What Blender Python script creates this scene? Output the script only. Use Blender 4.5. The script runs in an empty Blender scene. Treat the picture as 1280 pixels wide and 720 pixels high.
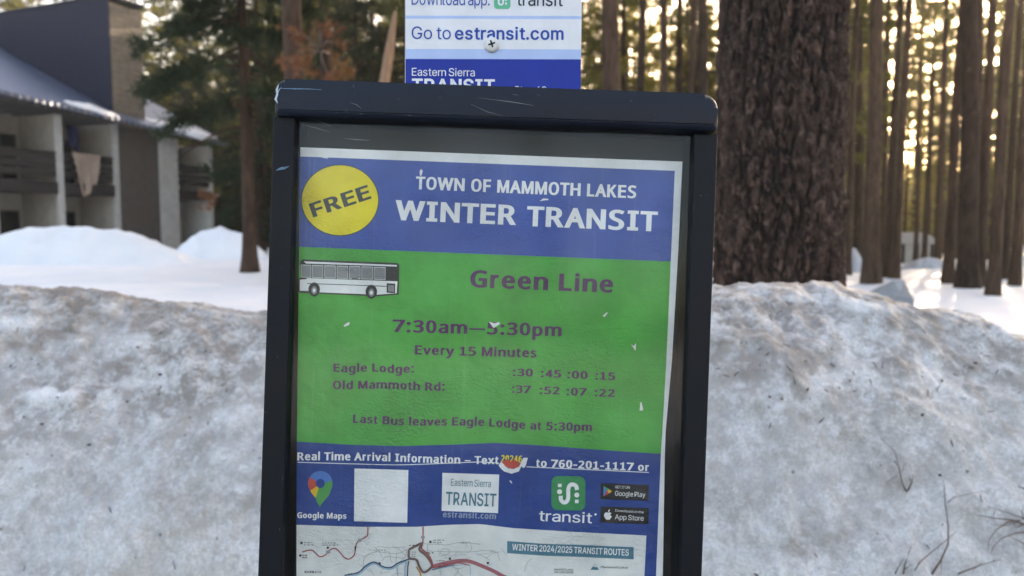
import bpy, bmesh, math, random, os
import numpy as np
from mathutils import Vector, Matrix
from mathutils.bvhtree import BVHTree

# ------------------------------------------------------------------ camera, world, sun, exposure
SC = bpy.context.scene
COL = SC.collection
CZ, PITCH, F = 1.6, math.radians(4.2), 960.0          # F: focal length in photograph pixels (1280 wide)
cd = bpy.data.cameras.new('camera'); cam = bpy.data.objects.new('camera', cd); COL.objects.link(cam)
cam.location = (0, 0, CZ); cam.rotation_euler = (math.pi/2 - PITCH, 0, 0)
cd.sensor_width = 36; cd.lens = 36*F/1280; cd.clip_start = 0.02; cd.clip_end = 2000
cd.dof.use_dof = True; cd.dof.focus_distance = 0.582; cd.dof.aperture_fstop = 8.6
SC.camera = cam
SUN_AZ, SUN_EL = math.radians(30), math.radians(17)   # azimuth to the right of the view axis
w = bpy.data.worlds.new('World'); SC.world = w; w.use_nodes = True
wt = w.node_tree; sky = wt.nodes.new('ShaderNodeTexSky'); sky.sky_type = 'NISHITA'
sky.sun_disc = False; sky.sun_elevation = SUN_EL; sky.sun_rotation = SUN_AZ
sky.air_density = 1.0; sky.dust_density = 4.0; sky.ozone_density = 1.0
bg = wt.nodes['Background']; bg.inputs['Strength'].default_value = 0.12
wt.links.new(sky.outputs[0], bg.inputs[0])
sd = bpy.data.lights.new('sun', 'SUN'); sd.energy = 3.2; sd.angle = math.radians(0.5); sd.color = (1, .90, .74)
sun = bpy.data.objects.new('sun', sd); COL.objects.link(sun)
SDIR = Vector((math.sin(SUN_AZ)*math.cos(SUN_EL), math.cos(SUN_AZ)*math.cos(SUN_EL), math.sin(SUN_EL)))
sun.rotation_euler = SDIR.to_track_quat('Z', 'Y').to_euler()
vs = SC.view_settings
vs.view_transform = 'Standard'; vs.look = 'None'; vs.gamma = 1.0; vs.use_curve_mapping = False; vs.exposure = 2.72
vs.use_white_balance = True; vs.white_balance_temperature = 7900; vs.white_balance_tint = 16
SC.render.engine = 'CYCLES'; SC.cycles.use_denoising = True
SC.cycles.max_bounces = 6; SC.cycles.transparent_max_bounces = 8

# ------------------------------------------------------------------ helpers
rnd = random.Random(7)
def at(px, py, Y):
    """world point on the ground distance Y seen at photograph pixel (px, py)"""
    a, b = (px-640)/F, (360-py)/F
    d = Vector((a, math.cos(PITCH)+b*math.sin(PITCH), -math.sin(PITCH)+b*math.cos(PITCH)))
    return Vector((0, 0, CZ)) + d*(Y/d.y)
def ray(px, py):
    a, b = (px-640)/F, (360-py)/F
    return Vector((a, math.cos(PITCH)+b*math.sin(PITCH), -math.sin(PITCH)+b*math.cos(PITCH))).normalized()
def tag(o, label=None, cat=None, group=None, kind=None):
    if label: o['label'] = label
    if cat: o['category'] = cat
    if group: o['group'] = group
    if kind: o['kind'] = kind
    return o
def empty(name, loc=(0, 0, 0), rz=0):
    o = bpy.data.objects.new(name, None); COL.objects.link(o); o.location = loc; o.rotation_euler = (0, 0, rz)
    o.empty_display_size = .1; return o
def link(name, me, mats, parent=None, smooth=False):
    o = bpy.data.objects.new(name, me); COL.objects.link(o)
    for m in (mats if isinstance(mats, (list, tuple)) else [mats]): me.materials.append(m)
    if smooth: me.polygons.foreach_set('use_smooth', np.ones(len(me.polygons), bool))
    if parent: o.parent = parent
    return o
def np_mesh(name, V, Fc, mi=None):
    """V (n,3), Fc list of arrays (m,3)/(m,4)"""
    me = bpy.data.meshes.new(name)
    if not isinstance(Fc, list): Fc = [Fc]
    loops = np.concatenate([f.ravel() for f in Fc]).astype(np.int32)
    tot = np.concatenate([np.full(len(f), f.shape[1]) for f in Fc]).astype(np.int32)
    st = np.concatenate([[0], np.cumsum(tot)[:-1]]).astype(np.int32)
    me.vertices.add(len(V)); me.vertices.foreach_set('co', np.asarray(V, np.float32).ravel())
    me.loops.add(len(loops)); me.loops.foreach_set('vertex_index', loops)
    me.polygons.add(len(tot)); me.polygons.foreach_set('loop_start', st); me.polygons.foreach_set('loop_total', tot)
    if mi is not None: me.polygons.foreach_set('material_index', np.asarray(mi, np.int32))
    me.update(calc_edges=True); me.validate(); return me
def grid_faces(nu, nv, wrap=False):
    """vertex index = i*nv + j ; i in nu, j in nv (wrap in j)"""
    i = np.arange(nu-1)[:, None]; j = np.arange(nv if wrap else nv-1)[None, :]
    j2 = (j+1) % nv
    a = i*nv+j; b = (i+1)*nv+j; c = (i+1)*nv+j2; d = i*nv+j2
    return np.stack([a, d, c, b], -1).reshape(-1, 4)
# --- numpy noise
def _h(ix, iy, seed):
    n = (ix.astype(np.int64)*374761393 + iy.astype(np.int64)*668265263 + seed*982451653) & 0xffffffff
    n = ((n ^ (n >> 13))*1274126177) & 0xffffffff
    n = (n ^ (n >> 16))
    return (n & 0xffff)/65535.0
def vnoise(x, y, seed=0):
    ix, iy = np.floor(x), np.floor(y); fx, fy = x-ix, y-iy
    fx = fx*fx*fx*(fx*(fx*6-15)+10); fy = fy*fy*fy*(fy*(fy*6-15)+10)
    a, b, c, d = _h(ix, iy, seed), _h(ix+1, iy, seed), _h(ix, iy+1, seed), _h(ix+1, iy+1, seed)
    return (a+(b-a)*fx)*(1-fy) + (c+(d-c)*fx)*fy - .5
def fbm(x, y, oct=5, seed=0, gain=.5):
    x = np.asarray(x, float); y = np.asarray(y, float); s = 0; a = 1.0
    for o in range(oct):
        c, sn = math.cos(o*1.1), math.sin(o*1.1); k = 2.03**o
        s = s + a*vnoise((x*c-y*sn)*k+o*17.3, (x*sn+y*c)*k-o*9.1, seed+o); a *= gain
    return s
def worley(x, y, seed=0):
    ix, iy = np.floor(x), np.floor(y); f1 = np.full(x.shape, 9.); f2 = np.full(x.shape, 9.); cell = np.zeros(x.shape)
    for dx in (-1, 0, 1):
        for dy in (-1, 0, 1):
            jx, jy = ix+dx, iy+dy
            d = np.hypot(jx+_h(jx, jy, seed)-x, jy+_h(jx, jy, seed+5)-y)
            n = d < f1; f2 = np.where(n, f1, np.minimum(f2, d)); cell = np.where(n, _h(jx, jy, seed+9), cell); f1 = np.minimum(f1, d)
    return f1, f2, cell
def sstep(a, b, x):
    t = np.clip((x-a)/(b-a), 0, 1); return t*t*(3-2*t)
# --- bmesh collector
class MB:
    def __init__(s): s.bm = bmesh.new()
    def box(s, x0, x1, y0, y1, z0, z1, mi=0):
        vs_ = [s.bm.verts.new(p) for p in ((x0,y0,z0),(x1,y0,z0),(x1,y1,z0),(x0,y1,z0),(x0,y0,z1),(x1,y0,z1),(x1,y1,z1),(x0,y1,z1))]
        for q in ((0,3,2,1),(4,5,6,7),(0,1,5,4),(1,2,6,5),(2,3,7,6),(3,0,4,7)):
            f = s.bm.faces.new([vs_[i] for i in q]); f.material_index = mi
        return s
    def hexa(s, P, mi=0):
        """P: four bottom then four top points (ccw from above)"""
        vs_ = [s.bm.verts.new(p) for p in P]
        for q in ((0,3,2,1),(4,5,6,7),(0,1,5,4),(1,2,6,5),(2,3,7,6),(3,0,4,7)):
            f = s.bm.faces.new([vs_[i] for i in q]); f.material_index = mi
        return s
    def tube(s, pts, rad, n=6, mi=0, cap=True):
        pts = [Vector(p) for p in pts]; rings = []
        for i, p in enumerate(pts):
            t = (pts[min(i+1, len(pts)-1)]-pts[max(i-1, 0)]).normalized()
            u = t.cross(Vector((.3, .1, 1)) if abs(t.z) < .9 else Vector((1, .2, 0))).normalized(); v = t.cross(u)
            r = rad[i] if isinstance(rad, (list, tuple)) else rad
            rings.append([s.bm.verts.new(p+(u*math.cos(a)+v*math.sin(a))*r) for a in [2*math.pi*k/n for k in range(n)]])
        for a, b in zip(rings, rings[1:]):
            for k in range(n):
                f = s.bm.faces.new((a[k], a[(k+1) % n], b[(k+1) % n], b[k])); f.material_index = mi; f.smooth = True
        if cap:
            s.bm.faces.new(rings[0][::-1]).material_index = mi; s.bm.faces.new(rings[-1]).material_index = mi
        return s
    def bevel(s, w, seg=2):
        bmesh.ops.bevel(s.bm, geom=list(s.bm.edges), offset=w, segments=seg, affect='EDGES', profile=.6); return s
    def build(s, name, mats, parent=None, smooth=False):
        bmesh.ops.recalc_face_normals(s.bm, faces=s.bm.faces)
        me = bpy.data.meshes.new(name); s.bm.to_mesh(me); s.bm.free()
        return link(name, me, mats, parent, smooth)
# --- materials
class NT:
    def __init__(s, name, rough=.6, spec=.5):
        s.m = bpy.data.materials.new(name); s.m.use_nodes = True; s.t = s.m.node_tree; s.n = s.t.nodes
        s.b = s.n['Principled BSDF']; s.b.inputs['Roughness'].default_value = rough; s.b.inputs['Specular IOR Level'].default_value = spec
        s.out = s.n['Material Output']
    def add(s, t, **kw):
        n = s.n.new(t)
        for k, v in kw.items():
            if k in n.inputs: n.inputs[k].default_value = v
            else: setattr(n, k, v)
        return n
    def lk(s, a, b): s.t.links.new(a, b)
    def coord(s, scale=(1, 1, 1), kind='Object'):
        c = s.add('ShaderNodeTexCoord'); m = s.add('ShaderNodeMapping'); m.inputs['Scale'].default_value = scale
        s.lk(c.outputs[kind], m.inputs['Vector']); return m.outputs[0]
    def noise(s, vec, scale, detail=5, rough=.55, dist=0):
        n = s.add('ShaderNodeTexNoise'); n.inputs['Scale'].default_value = scale; n.inputs['Detail'].default_value = detail
        n.inputs['Roughness'].default_value = rough; n.inputs['Distortion'].default_value = dist
        if vec is not None: s.lk(vec, n.inputs['Vector'])
        return n.outputs['Fac']
    def ramp(s, fac, stops):
        r = s.add('ShaderNodeValToRGB'); e = r.color_ramp.elements
        while len(e) < len(stops): e.new(.5)
        for x, (p, c) in zip(e, stops):
            x.position = p; x.color = (c, c, c, 1) if not hasattr(c, '__len__') else (*c[:3], 1)
        s.lk(fac, r.inputs[0]); return r.outputs[0]
    def mix(s, fac, a, b, mode='MIX'):
        n = s.add('ShaderNodeMix'); n.data_type = 'RGBA'; n.blend_type = mode
        for sock, v in ((n.inputs[0], fac), (n.inputs[6], a), (n.inputs[7], b)):
            if isinstance(v, (int, float)): sock.default_value = v if sock.type == 'VALUE' else (v, v, v, 1)
            elif isinstance(v, tuple): sock.default_value = (*v[:3], 1)
            else: s.lk(v, sock)
        return n.outputs[2]
    def math(s, op, a, b=0.0):
        n = s.add('ShaderNodeMath'); n.operation = op
        for sock, v in ((n.inputs[0], a), (n.inputs[1], b)):
            if isinstance(v, (int, float)): sock.default_value = v
            else: s.lk(v, sock)
        return n.outputs[0]
    def bump(s, h, strength=.3, dist=.01):
        b = s.add('ShaderNodeBump'); b.inputs['Strength'].default_value = strength; b.inputs['Distance'].default_value = dist
        s.lk(h, b.inputs['Height']); s.lk(b.outputs[0], s.b.inputs['Normal'])
    def color(s, c):
        if isinstance(c, tuple): s.b.inputs['Base Color'].default_value = (*c, 1)
        else: s.lk(c, s.b.inputs['Base Color'])
        return s
def simple(name, c, rough=.6, var=.25, scale=8, spec=.5, stretch=(1, 1, 1)):
    t = NT(name, rough, spec); f = t.noise(t.coord(stretch), scale, 4)
    t.color(t.mix(t.ramp(f, [(.3, 0.0), (.7, 1.0)]), tuple(x*(1-var) for x in c), tuple(min(1, x*(1+var)) for x in c))); return t.m
def bark_mat(name, dark, light, sc=1.0):
    t = NT(name, .9, .2); v = t.coord((9*sc, 9*sc, 2.2*sc))
    f = t.noise(v, 1.6, 7, .62, .4); g = t.noise(t.coord((1, 1, .6)), 2.5*sc, 3)
    c = t.mix(t.ramp(f, [(.36, 0.0), (.62, 1.0)]), dark, light)
    t.color(t.mix(t.ramp(g, [(.4, 0.0), (.7, .5)]), c, tuple(x*1.5 for x in light)))
    t.bump(f, .9, .03); return t.m
def foliage_mat(name, c, tr, mixf=.4):
    t = NT(name, .7, .25)
    oi = t.add('ShaderNodeObjectInfo'); f = t.noise(t.coord(), .9, 3)
    a = t.mix(t.ramp(f, [(.35, 0.0), (.65, 1.0)]), tuple(x*.65 for x in c), tuple(x*1.35 for x in c))
    hs = t.add('ShaderNodeHueSaturation'); t.lk(a, hs.inputs['Color'])
    t.lk(t.math('ADD', .47, t.math('MULTIPLY', oi.outputs['Random'], .06)), hs.inputs['Hue'])
    t.lk(hs.outputs[0], t.b.inputs['Base Color'])
    tl = t.add('ShaderNodeBsdfTranslucent'); tl.inputs['Color'].default_value = (*tr, 1)
    mx = t.add('ShaderNodeMixShader'); mx.inputs[0].default_value = mixf
    t.lk(t.b.outputs[0], mx.inputs[1]); t.lk(tl.outputs[0], mx.inputs[2]); t.lk(mx.outputs[0], t.out.inputs['Surface']); return t.m

# snow
def snow_clean():
    t = NT('clean_snow', .55, .3); v = t.coord()
    f = t.noise(v, 1.3, 6); d = t.noise(v, 14, 6, .65)
    c = t.mix(t.ramp(f, [(.35, 0.0), (.65, 1.0)]), (.74, .76, .80), (.82, .82, .83))
    c = t.mix(t.ramp(d, [(.66, 0.0), (.78, .55)]), c, (.30, .25, .20))
    t.color(c); t.b.inputs['Subsurface Weight'].default_value = 0
    t.bump(t.noise(v, 9, 8, .6), .5, .05); return t.m
def snow_dirty():
    t = NT('dirty_snow', .6, .3); v = t.coord()
    big = t.noise(v, 2.2, 7, .62); mid = t.noise(v, 10, 8, .68); fine = t.noise(v, 60, 6, .75); grit = t.noise(v, 190, 4, .8)
    c = t.mix(t.ramp(t.noise(v, 4.5, 9, .7), [(.42, 0.0), (.58, 1.0)]), (.575, .575, .58), (.755, .755, .75))
    c = t.mix(t.ramp(t.noise(v, 2.7, 7, .7), [(.47, 0.0), (.60, .55)]), c, (.55, .49, .425))
    sp = t.add('ShaderNodeSeparateXYZ'); t.lk(v, sp.inputs[0])
    mr = t.add('ShaderNodeMapRange'); mr.inputs['From Min'].default_value = 1.50; mr.inputs['From Max'].default_value = 1.82
    t.lk(t.math('ADD', sp.outputs[2], t.math('MULTIPLY', big, 1.0)), mr.inputs['Value'])
    crest = t.math('MULTIPLY', t.ramp(t.noise(v, 14, 9, .75), [(.42, 0.0), (.53, 1.0)]), mr.outputs[0])
    c = t.mix(t.math('MULTIPLY', crest, .85), c, (.20, .165, .14))
    pat = t.math('MULTIPLY', t.ramp(t.noise(v, 6.5, 6, .65), [(.48, .12), (.58, 1.0)]), t.ramp(fine, [(.46, 0.0), (.56, 1.0)]))
    c = t.mix(t.math('MULTIPLY', pat, .36), c, (.24, .21, .19))
    c = t.mix(t.ramp(t.noise(v, 30, 9, .8), [(.47, 0.0), (.57, .24)]), c, (.44, .42, .40))
    c = t.mix(t.ramp(t.noise(v, 24, 8, .8), [(.50, 0.0), (.60, .6)]), c, (.82, .83, .85))
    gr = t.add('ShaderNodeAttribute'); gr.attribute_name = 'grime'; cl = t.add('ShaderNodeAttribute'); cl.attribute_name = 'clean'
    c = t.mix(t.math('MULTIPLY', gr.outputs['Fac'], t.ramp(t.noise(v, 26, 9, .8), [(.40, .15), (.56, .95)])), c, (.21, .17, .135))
    c = t.mix(cl.outputs['Fac'], c, (.86, .87, .88))
    c = t.mix(t.ramp(grit, [(.47, .0), (.57, .45)]), c, (.36, .34, .33))
    vo = t.add('ShaderNodeTexVoronoi'); vo.inputs['Scale'].default_value = 34; t.lk(v, vo.inputs['Vector'])
    rsp = t.add('ShaderNodeSeparateColor'); t.lk(vo.outputs['Color'], rsp.inputs[0])
    spk = t.math('MULTIPLY', t.math('LESS_THAN', vo.outputs['Distance'], t.math('MULTIPLY', rsp.outputs[1], .13)), t.math('GREATER_THAN', rsp.outputs[0], .80))
    c = t.mix(t.math('MULTIPLY', spk, .7), c, (.12, .095, .08))
    t.color(c); t.bump(t.math('ADD', t.math('MULTIPLY', mid, .7), t.math('ADD', t.math('MULTIPLY', fine, .35), t.math('MULTIPLY', grit, .30))), .7, .014); return t.m
M_SNOW, M_DIRTY = snow_clean(), snow_dirty()
M_BARK = bark_mat('pine_bark', (.010, .0065, .005), (.046, .029, .021))
M_BARKR = bark_mat('reddish_bark', (.017, .0105, .0075), (.068, .042, .030))
M_BARKB = bark_mat('old_pine_bark', (.012, .008, .007), (.075, .048, .040), 1.2)
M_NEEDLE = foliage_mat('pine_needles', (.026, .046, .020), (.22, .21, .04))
M_NEEDLE2 = foliage_mat('sunlit_fir_needles', (.018, .036, .020), (.36, .33, .06), .45)  # yellow translucence raised so the sunlit look sits in the colour
M_NEEDLED = foliage_mat('dark_pine_shaded_fir_needles', (.019, .034, .021), (.06, .08, .03), .3)  # dense pine's own dark tone; on left firs shade put into the colour
M_DEAD = foliage_mat('dead_needles', (.23, .105, .05), (.19, .09, .04))
M_TWIG = simple('dry_twig', (.16, .115, .095), .85, .3, 30)
M_SNAG = simple('broken_wood', (.24, .145, .09), .85, .3, 10, .3, (4, 4, .6))
M_ASPH = simple('asphalt', (.045, .045, .048), .85, .3, 60)

# ------------------------------------------------------------------ ground, snow
def field(x, y):
    x = np.asarray(x, float); y = np.asarray(y, float)
    lx = x/np.maximum(y, 2.0)
    h = .30 + .62*sstep(.15, -.35, lx) - .75*sstep(20, 55, y)*sstep(-.2, .2, lx) - .3*sstep(16, 30, y)*sstep(-.1, -.3, lx)
    h = h + .10*fbm(x*.35, y*.35, 4, 3)*sstep(2, 6, y) + .05*fbm(x*1.5, y*1.5, 4, 5)
    h = h + 6*sstep(70, 300, np.hypot(x, y))
    return np.where(y < 2.2, h*sstep(.75, 2.2, y) - .01, h)
ang = np.concatenate([np.linspace(-math.pi, -1.0, 50, endpoint=False), np.linspace(-1.0, 1.0, 420), np.linspace(1.0, math.pi, 50)[1:]])
rad = np.concatenate([[.05], np.geomspace(.6, 900, 300)])
X = rad[:, None]*np.sin(ang)[None, :]; Y = rad[:, None]*np.cos(ang)[None, :]
Z = field(X, Y)
o = link('snow_field', np_mesh('snow_field', np.stack([X, Y, Z], -1).reshape(-1, 3), grid_faces(len(rad), len(ang))), M_SNOW, smooth=True)
tag(o, 'open snow covered forest floor beyond the ploughed bank', 'snow field', kind='structure')
def ground_z(x, y): return float(field(np.array([x]), np.array([y]))[0])
ob = MB(); ob.box(-60, 60, -10, .55, -.2, .02); o = ob.build('road', M_ASPH); tag(o, 'asphalt road at the foot of the snow bank', 'road', kind='structure')

# ploughed bank behind the sign: a ridge along x
cx = np.array([-6, -3, -1.40, -1.15, -.93, -.66, 0, .46, .80, .93, 1.03, 1.16, 1.6, 3, 6])
cy = np.array([2.2, 2.1, 2.10, 2.10, 2.08, 2.04, 1.9, 1.80, 1.80, 1.78, 1.74, 1.70, 1.7, 1.8, 2.0])
cpx = cx/cy*F+640
cpy = np.array([355, 352, 350, 356, 370, 390, 372, 358, 374, 386, 404, 430, 470, 500, 500])
cz = np.array([at(a, b, c).z for a, b, c in zip(cpx, cpy, cy)]); cz[0] = 1.42; cz[-1] = 1.15
def sm_interp(x, xs, ys):
    v = np.interp(x, xs, ys)
    return (v + np.interp(x-.06, xs, ys) + np.interp(x+.06, xs, ys))/3
bx = np.concatenate([np.linspace(-5, -1.7, 120, endpoint=False), np.linspace(-1.7, 1.7, 560, endpoint=False), np.linspace(1.7, 5, 120)])
bt = np.concatenate([np.linspace(1.25, .85, 30, endpoint=False), np.linspace(.85, -.25, 230, endpoint=False), np.linspace(-.25, -1.9, 90)])
BX, BT = np.meshgrid(bx, bt, indexing='ij')
YC, ZC = sm_interp(BX, cx, cy), sm_interp(BX, cx, cz)
tp, tn = np.maximum(BT, 0), np.maximum(-BT, 0)
drop = tp**2/(tp+.2)*(1+.6*tp) + tn**2/(tn+.5)*.75
BY = YC-BT; BZ = ZC-drop
arc_ = np.concatenate([np.zeros((len(bx), 1)), np.cumsum(np.hypot(np.diff(BY, axis=1), np.diff(BZ, axis=1)), 1)], 1); v = -(arc_-arc_[:, [int(np.argmin(abs(bt)))]])*.85
big = fbm(BX*1.6, v*1.6, 4, 11); med = fbm(BX*6, v*6.5, 5, 21, .55); fine = fbm(BX*26, v*26, 4, 31, .6)
w1, w2, wc = worley(BX*7+med*.8, v*7, 3)
lump = np.clip(.42-w1, 0, 1)*(.4+wc)
face = sstep(-.35, .1, BT)
disp = .055*big +   .022*med*(.6+.8*face) + .014*fine*(.4+.6*face) + .014*lump*face + .004*(1-2*np.abs(fbm(BX*14, v*14, 4, 44)))*face
# a soft white ledge low on the left of the bank
led = 0*np.exp(-((BX+.86)/.14)**2)*np.exp(-((BT-.30+.05*np.sin(BX*14))/.035)**2); disp = disp + .035*led
nz = np.where(BT > 0, .65, 1.0); ny = np.where(BT > 0, -.76, 0)
BY = BY+disp*ny; BZ = BZ+disp*nz
BZ = np.where(tn > 0, np.maximum(BZ, field(BX, BY)-.05), np.maximum(BZ, -.03))
# stains and washed clean patches that lie on the bank
DEP = BY*math.cos(PITCH)-(BZ-CZ)*math.sin(PITCH); PXB = 640+F*BX/np.maximum(DEP, .2); PYB = 360-F*((BZ-CZ)*math.cos(PITCH)+BY*math.sin(PITCH))/np.maximum(DEP, .2)
edge_n = fbm(BX*9, v*9, 5, 77, .6)
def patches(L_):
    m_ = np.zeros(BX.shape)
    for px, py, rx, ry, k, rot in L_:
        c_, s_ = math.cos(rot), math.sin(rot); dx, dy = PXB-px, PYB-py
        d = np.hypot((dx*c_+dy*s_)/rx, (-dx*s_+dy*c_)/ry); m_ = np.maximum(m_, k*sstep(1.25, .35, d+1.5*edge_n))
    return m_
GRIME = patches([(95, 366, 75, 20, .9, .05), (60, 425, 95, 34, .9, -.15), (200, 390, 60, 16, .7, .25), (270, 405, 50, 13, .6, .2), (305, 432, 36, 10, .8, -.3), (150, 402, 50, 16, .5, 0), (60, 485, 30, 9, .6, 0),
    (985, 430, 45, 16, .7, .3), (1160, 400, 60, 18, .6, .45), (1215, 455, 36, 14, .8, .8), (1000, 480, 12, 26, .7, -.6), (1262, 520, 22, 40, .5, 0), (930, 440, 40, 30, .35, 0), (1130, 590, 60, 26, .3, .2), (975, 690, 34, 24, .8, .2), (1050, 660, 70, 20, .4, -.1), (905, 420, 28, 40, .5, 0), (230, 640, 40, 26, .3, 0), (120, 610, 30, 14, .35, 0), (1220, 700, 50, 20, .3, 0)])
CLEAN = patches([(75, 498, 62, 15, 1.0, .08), (170, 478, 34, 9, .6, -.1), (20, 405, 40, 12, .8, .1), (160, 425, 60, 16, .45, 0), (30, 560, 40, 16, .3, 0), (130, 690, 60, 26, .35, 0), (1130, 480, 70, 26, .4, .2), (1100, 712, 36, 20, .6, 0), (1010, 375, 70, 8, .6, .1)])
top_patch = sstep(1.0, 0, np.hypot((PXB-75)/70, (PYB-498)/17)+.7*edge_n)
BY = BY-.022*top_patch*.76; BZ = BZ+.022*top_patch*.65
bank_me = np_mesh('snow_bank', np.stack([BX, BY, BZ], -1).reshape(-1, 3), grid_faces(len(bx), len(bt))[:, ::-1])
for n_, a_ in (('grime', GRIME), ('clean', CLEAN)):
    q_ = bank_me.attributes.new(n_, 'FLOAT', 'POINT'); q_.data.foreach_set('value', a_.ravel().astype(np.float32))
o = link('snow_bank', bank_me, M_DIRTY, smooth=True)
tag(o, 'dirty ploughed snow bank right behind the timetable case', 'snow bank', kind='structure')
BVH = BVHTree.FromPolygons([tuple(p) for p in np.stack([BX, BY, BZ], -1).reshape(-1, 3)], [tuple(int(i) for i in q) for q in grid_faces(len(bx), len(bt))])
def on_bank(px, py):
    h = BVH.ray_cast(Vector((0, 0, CZ)), ray(px, py)); return h[0] if h[0] else at(px, py, 1.4)

# snow piles
def pile(name, label, c, rx, ry, h, mat, seed, sharp=1.0, rz=0.0, n=70):
    r = np.linspace(0, 1, n)[:, None]; a = np.linspace(0, 2*math.pi, 96, endpoint=False)[None, :]
    x = r*np.cos(a); y = r*np.sin(a)
    z = (np.cos(np.minimum(r, 1)*math.pi)*.5+.5)**sharp + 0*a
    k = 1+.30*fbm(np.cos(a)*1.3+seed, np.sin(a)*1.3+r*.4, 3, seed)
    xx, yy = x*rx*k, y*ry*k
    zz = z*h + (  .20*h*fbm(xx/rx*1.7, yy/ry*1.7, 5, seed+2)+.09*h*fbm(xx*4, yy*4, 4, seed+5))*(1-r**3) - .25*r**4
    cs, sn = math.cos(rz), math.sin(rz)
    V = np.stack([xx*cs-yy*sn, xx*sn+yy*cs, zz], -1).reshape(-1, 3)
    o = link(name, np_mesh(name, V, grid_faces(n, 96, True)[:, ::-1]), mat, smooth=True); o.location = (c[0], c[1], ground_z(c[0], c[1])-.05)
    return tag(o, label, 'snow pile')
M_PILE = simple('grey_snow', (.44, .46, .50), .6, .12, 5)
def pile_px(px0, px1, ytop, Yd, label, seed, mat=None, sharp=1.0, asp=.8, rz=0.0):
    p = at((px0+px1)/2, ytop, Yd); rx = (px1-px0)/2/F*Yd*1.12
    return pile('snow_pile', label, (p.x, p.y), rx, rx*asp, (p.z-ground_z(p.x, p.y)+.05)*1.02, mat or M_SNOW, seed, sharp, rz)
pile_px(-90, 262, 280, 16, 'long high mound of clean snow in front of the lodge balconies', 4, sharp=.8, asp=.35)
pile_px(205, 345, 284, 21, 'rounded snow mound at the foot of the narrow reddish pine', 8, sharp=.7, asp=.6)
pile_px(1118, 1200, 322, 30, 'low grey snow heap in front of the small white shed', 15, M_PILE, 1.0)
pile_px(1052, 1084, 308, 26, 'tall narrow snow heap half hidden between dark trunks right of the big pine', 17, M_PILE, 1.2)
pile_px(1190, 1216, 330, 33, 'small blue white snow heap far behind the forked pine', 19, None, .8)
pile_px(1262, 1330, 318, 34, 'snow heap at the far right edge behind thin trunks', 23, None, .8)
# a tilted broken plate of ploughed snow on the field
a, b, c_ = at(1100, 362, 13.5), at(1143, 377, 12.2), at(1126, 350, 13.2)
m_ = MB(); q = Vector((-.25, 1.1, -.35)); base = [a+Vector((-.25, 0, 0)), b, c_]
lo = [Vector((p.x, p.y, ground_z(p.x, p.y)-.1)) for p in base[:2]]
vv = [m_.bm.verts.new(p) for p in (lo[0], lo[1], b+Vector((0, 0, .02)), c_+Vector((.05, 0, 0)), c_+Vector((-.12, 0, .0)), lo[0]+q, lo[1]+q, c_+q*.6)]
for f_ in ((0, 1, 2, 3, 4), (0, 4, 7, 5), (4, 3, 7), (1, 6, 2), (2, 6, 7, 3), (5, 7, 6)): m_.bm.faces.new([vv[i] for i in f_])
o = m_.build('snow_slab', simple('old_ice', (.27, .30, .33), .5, .15, 6)); tag(o, 'wedge shaped grey snow slab tilted up on the sunlit snow', 'snow slab')

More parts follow.
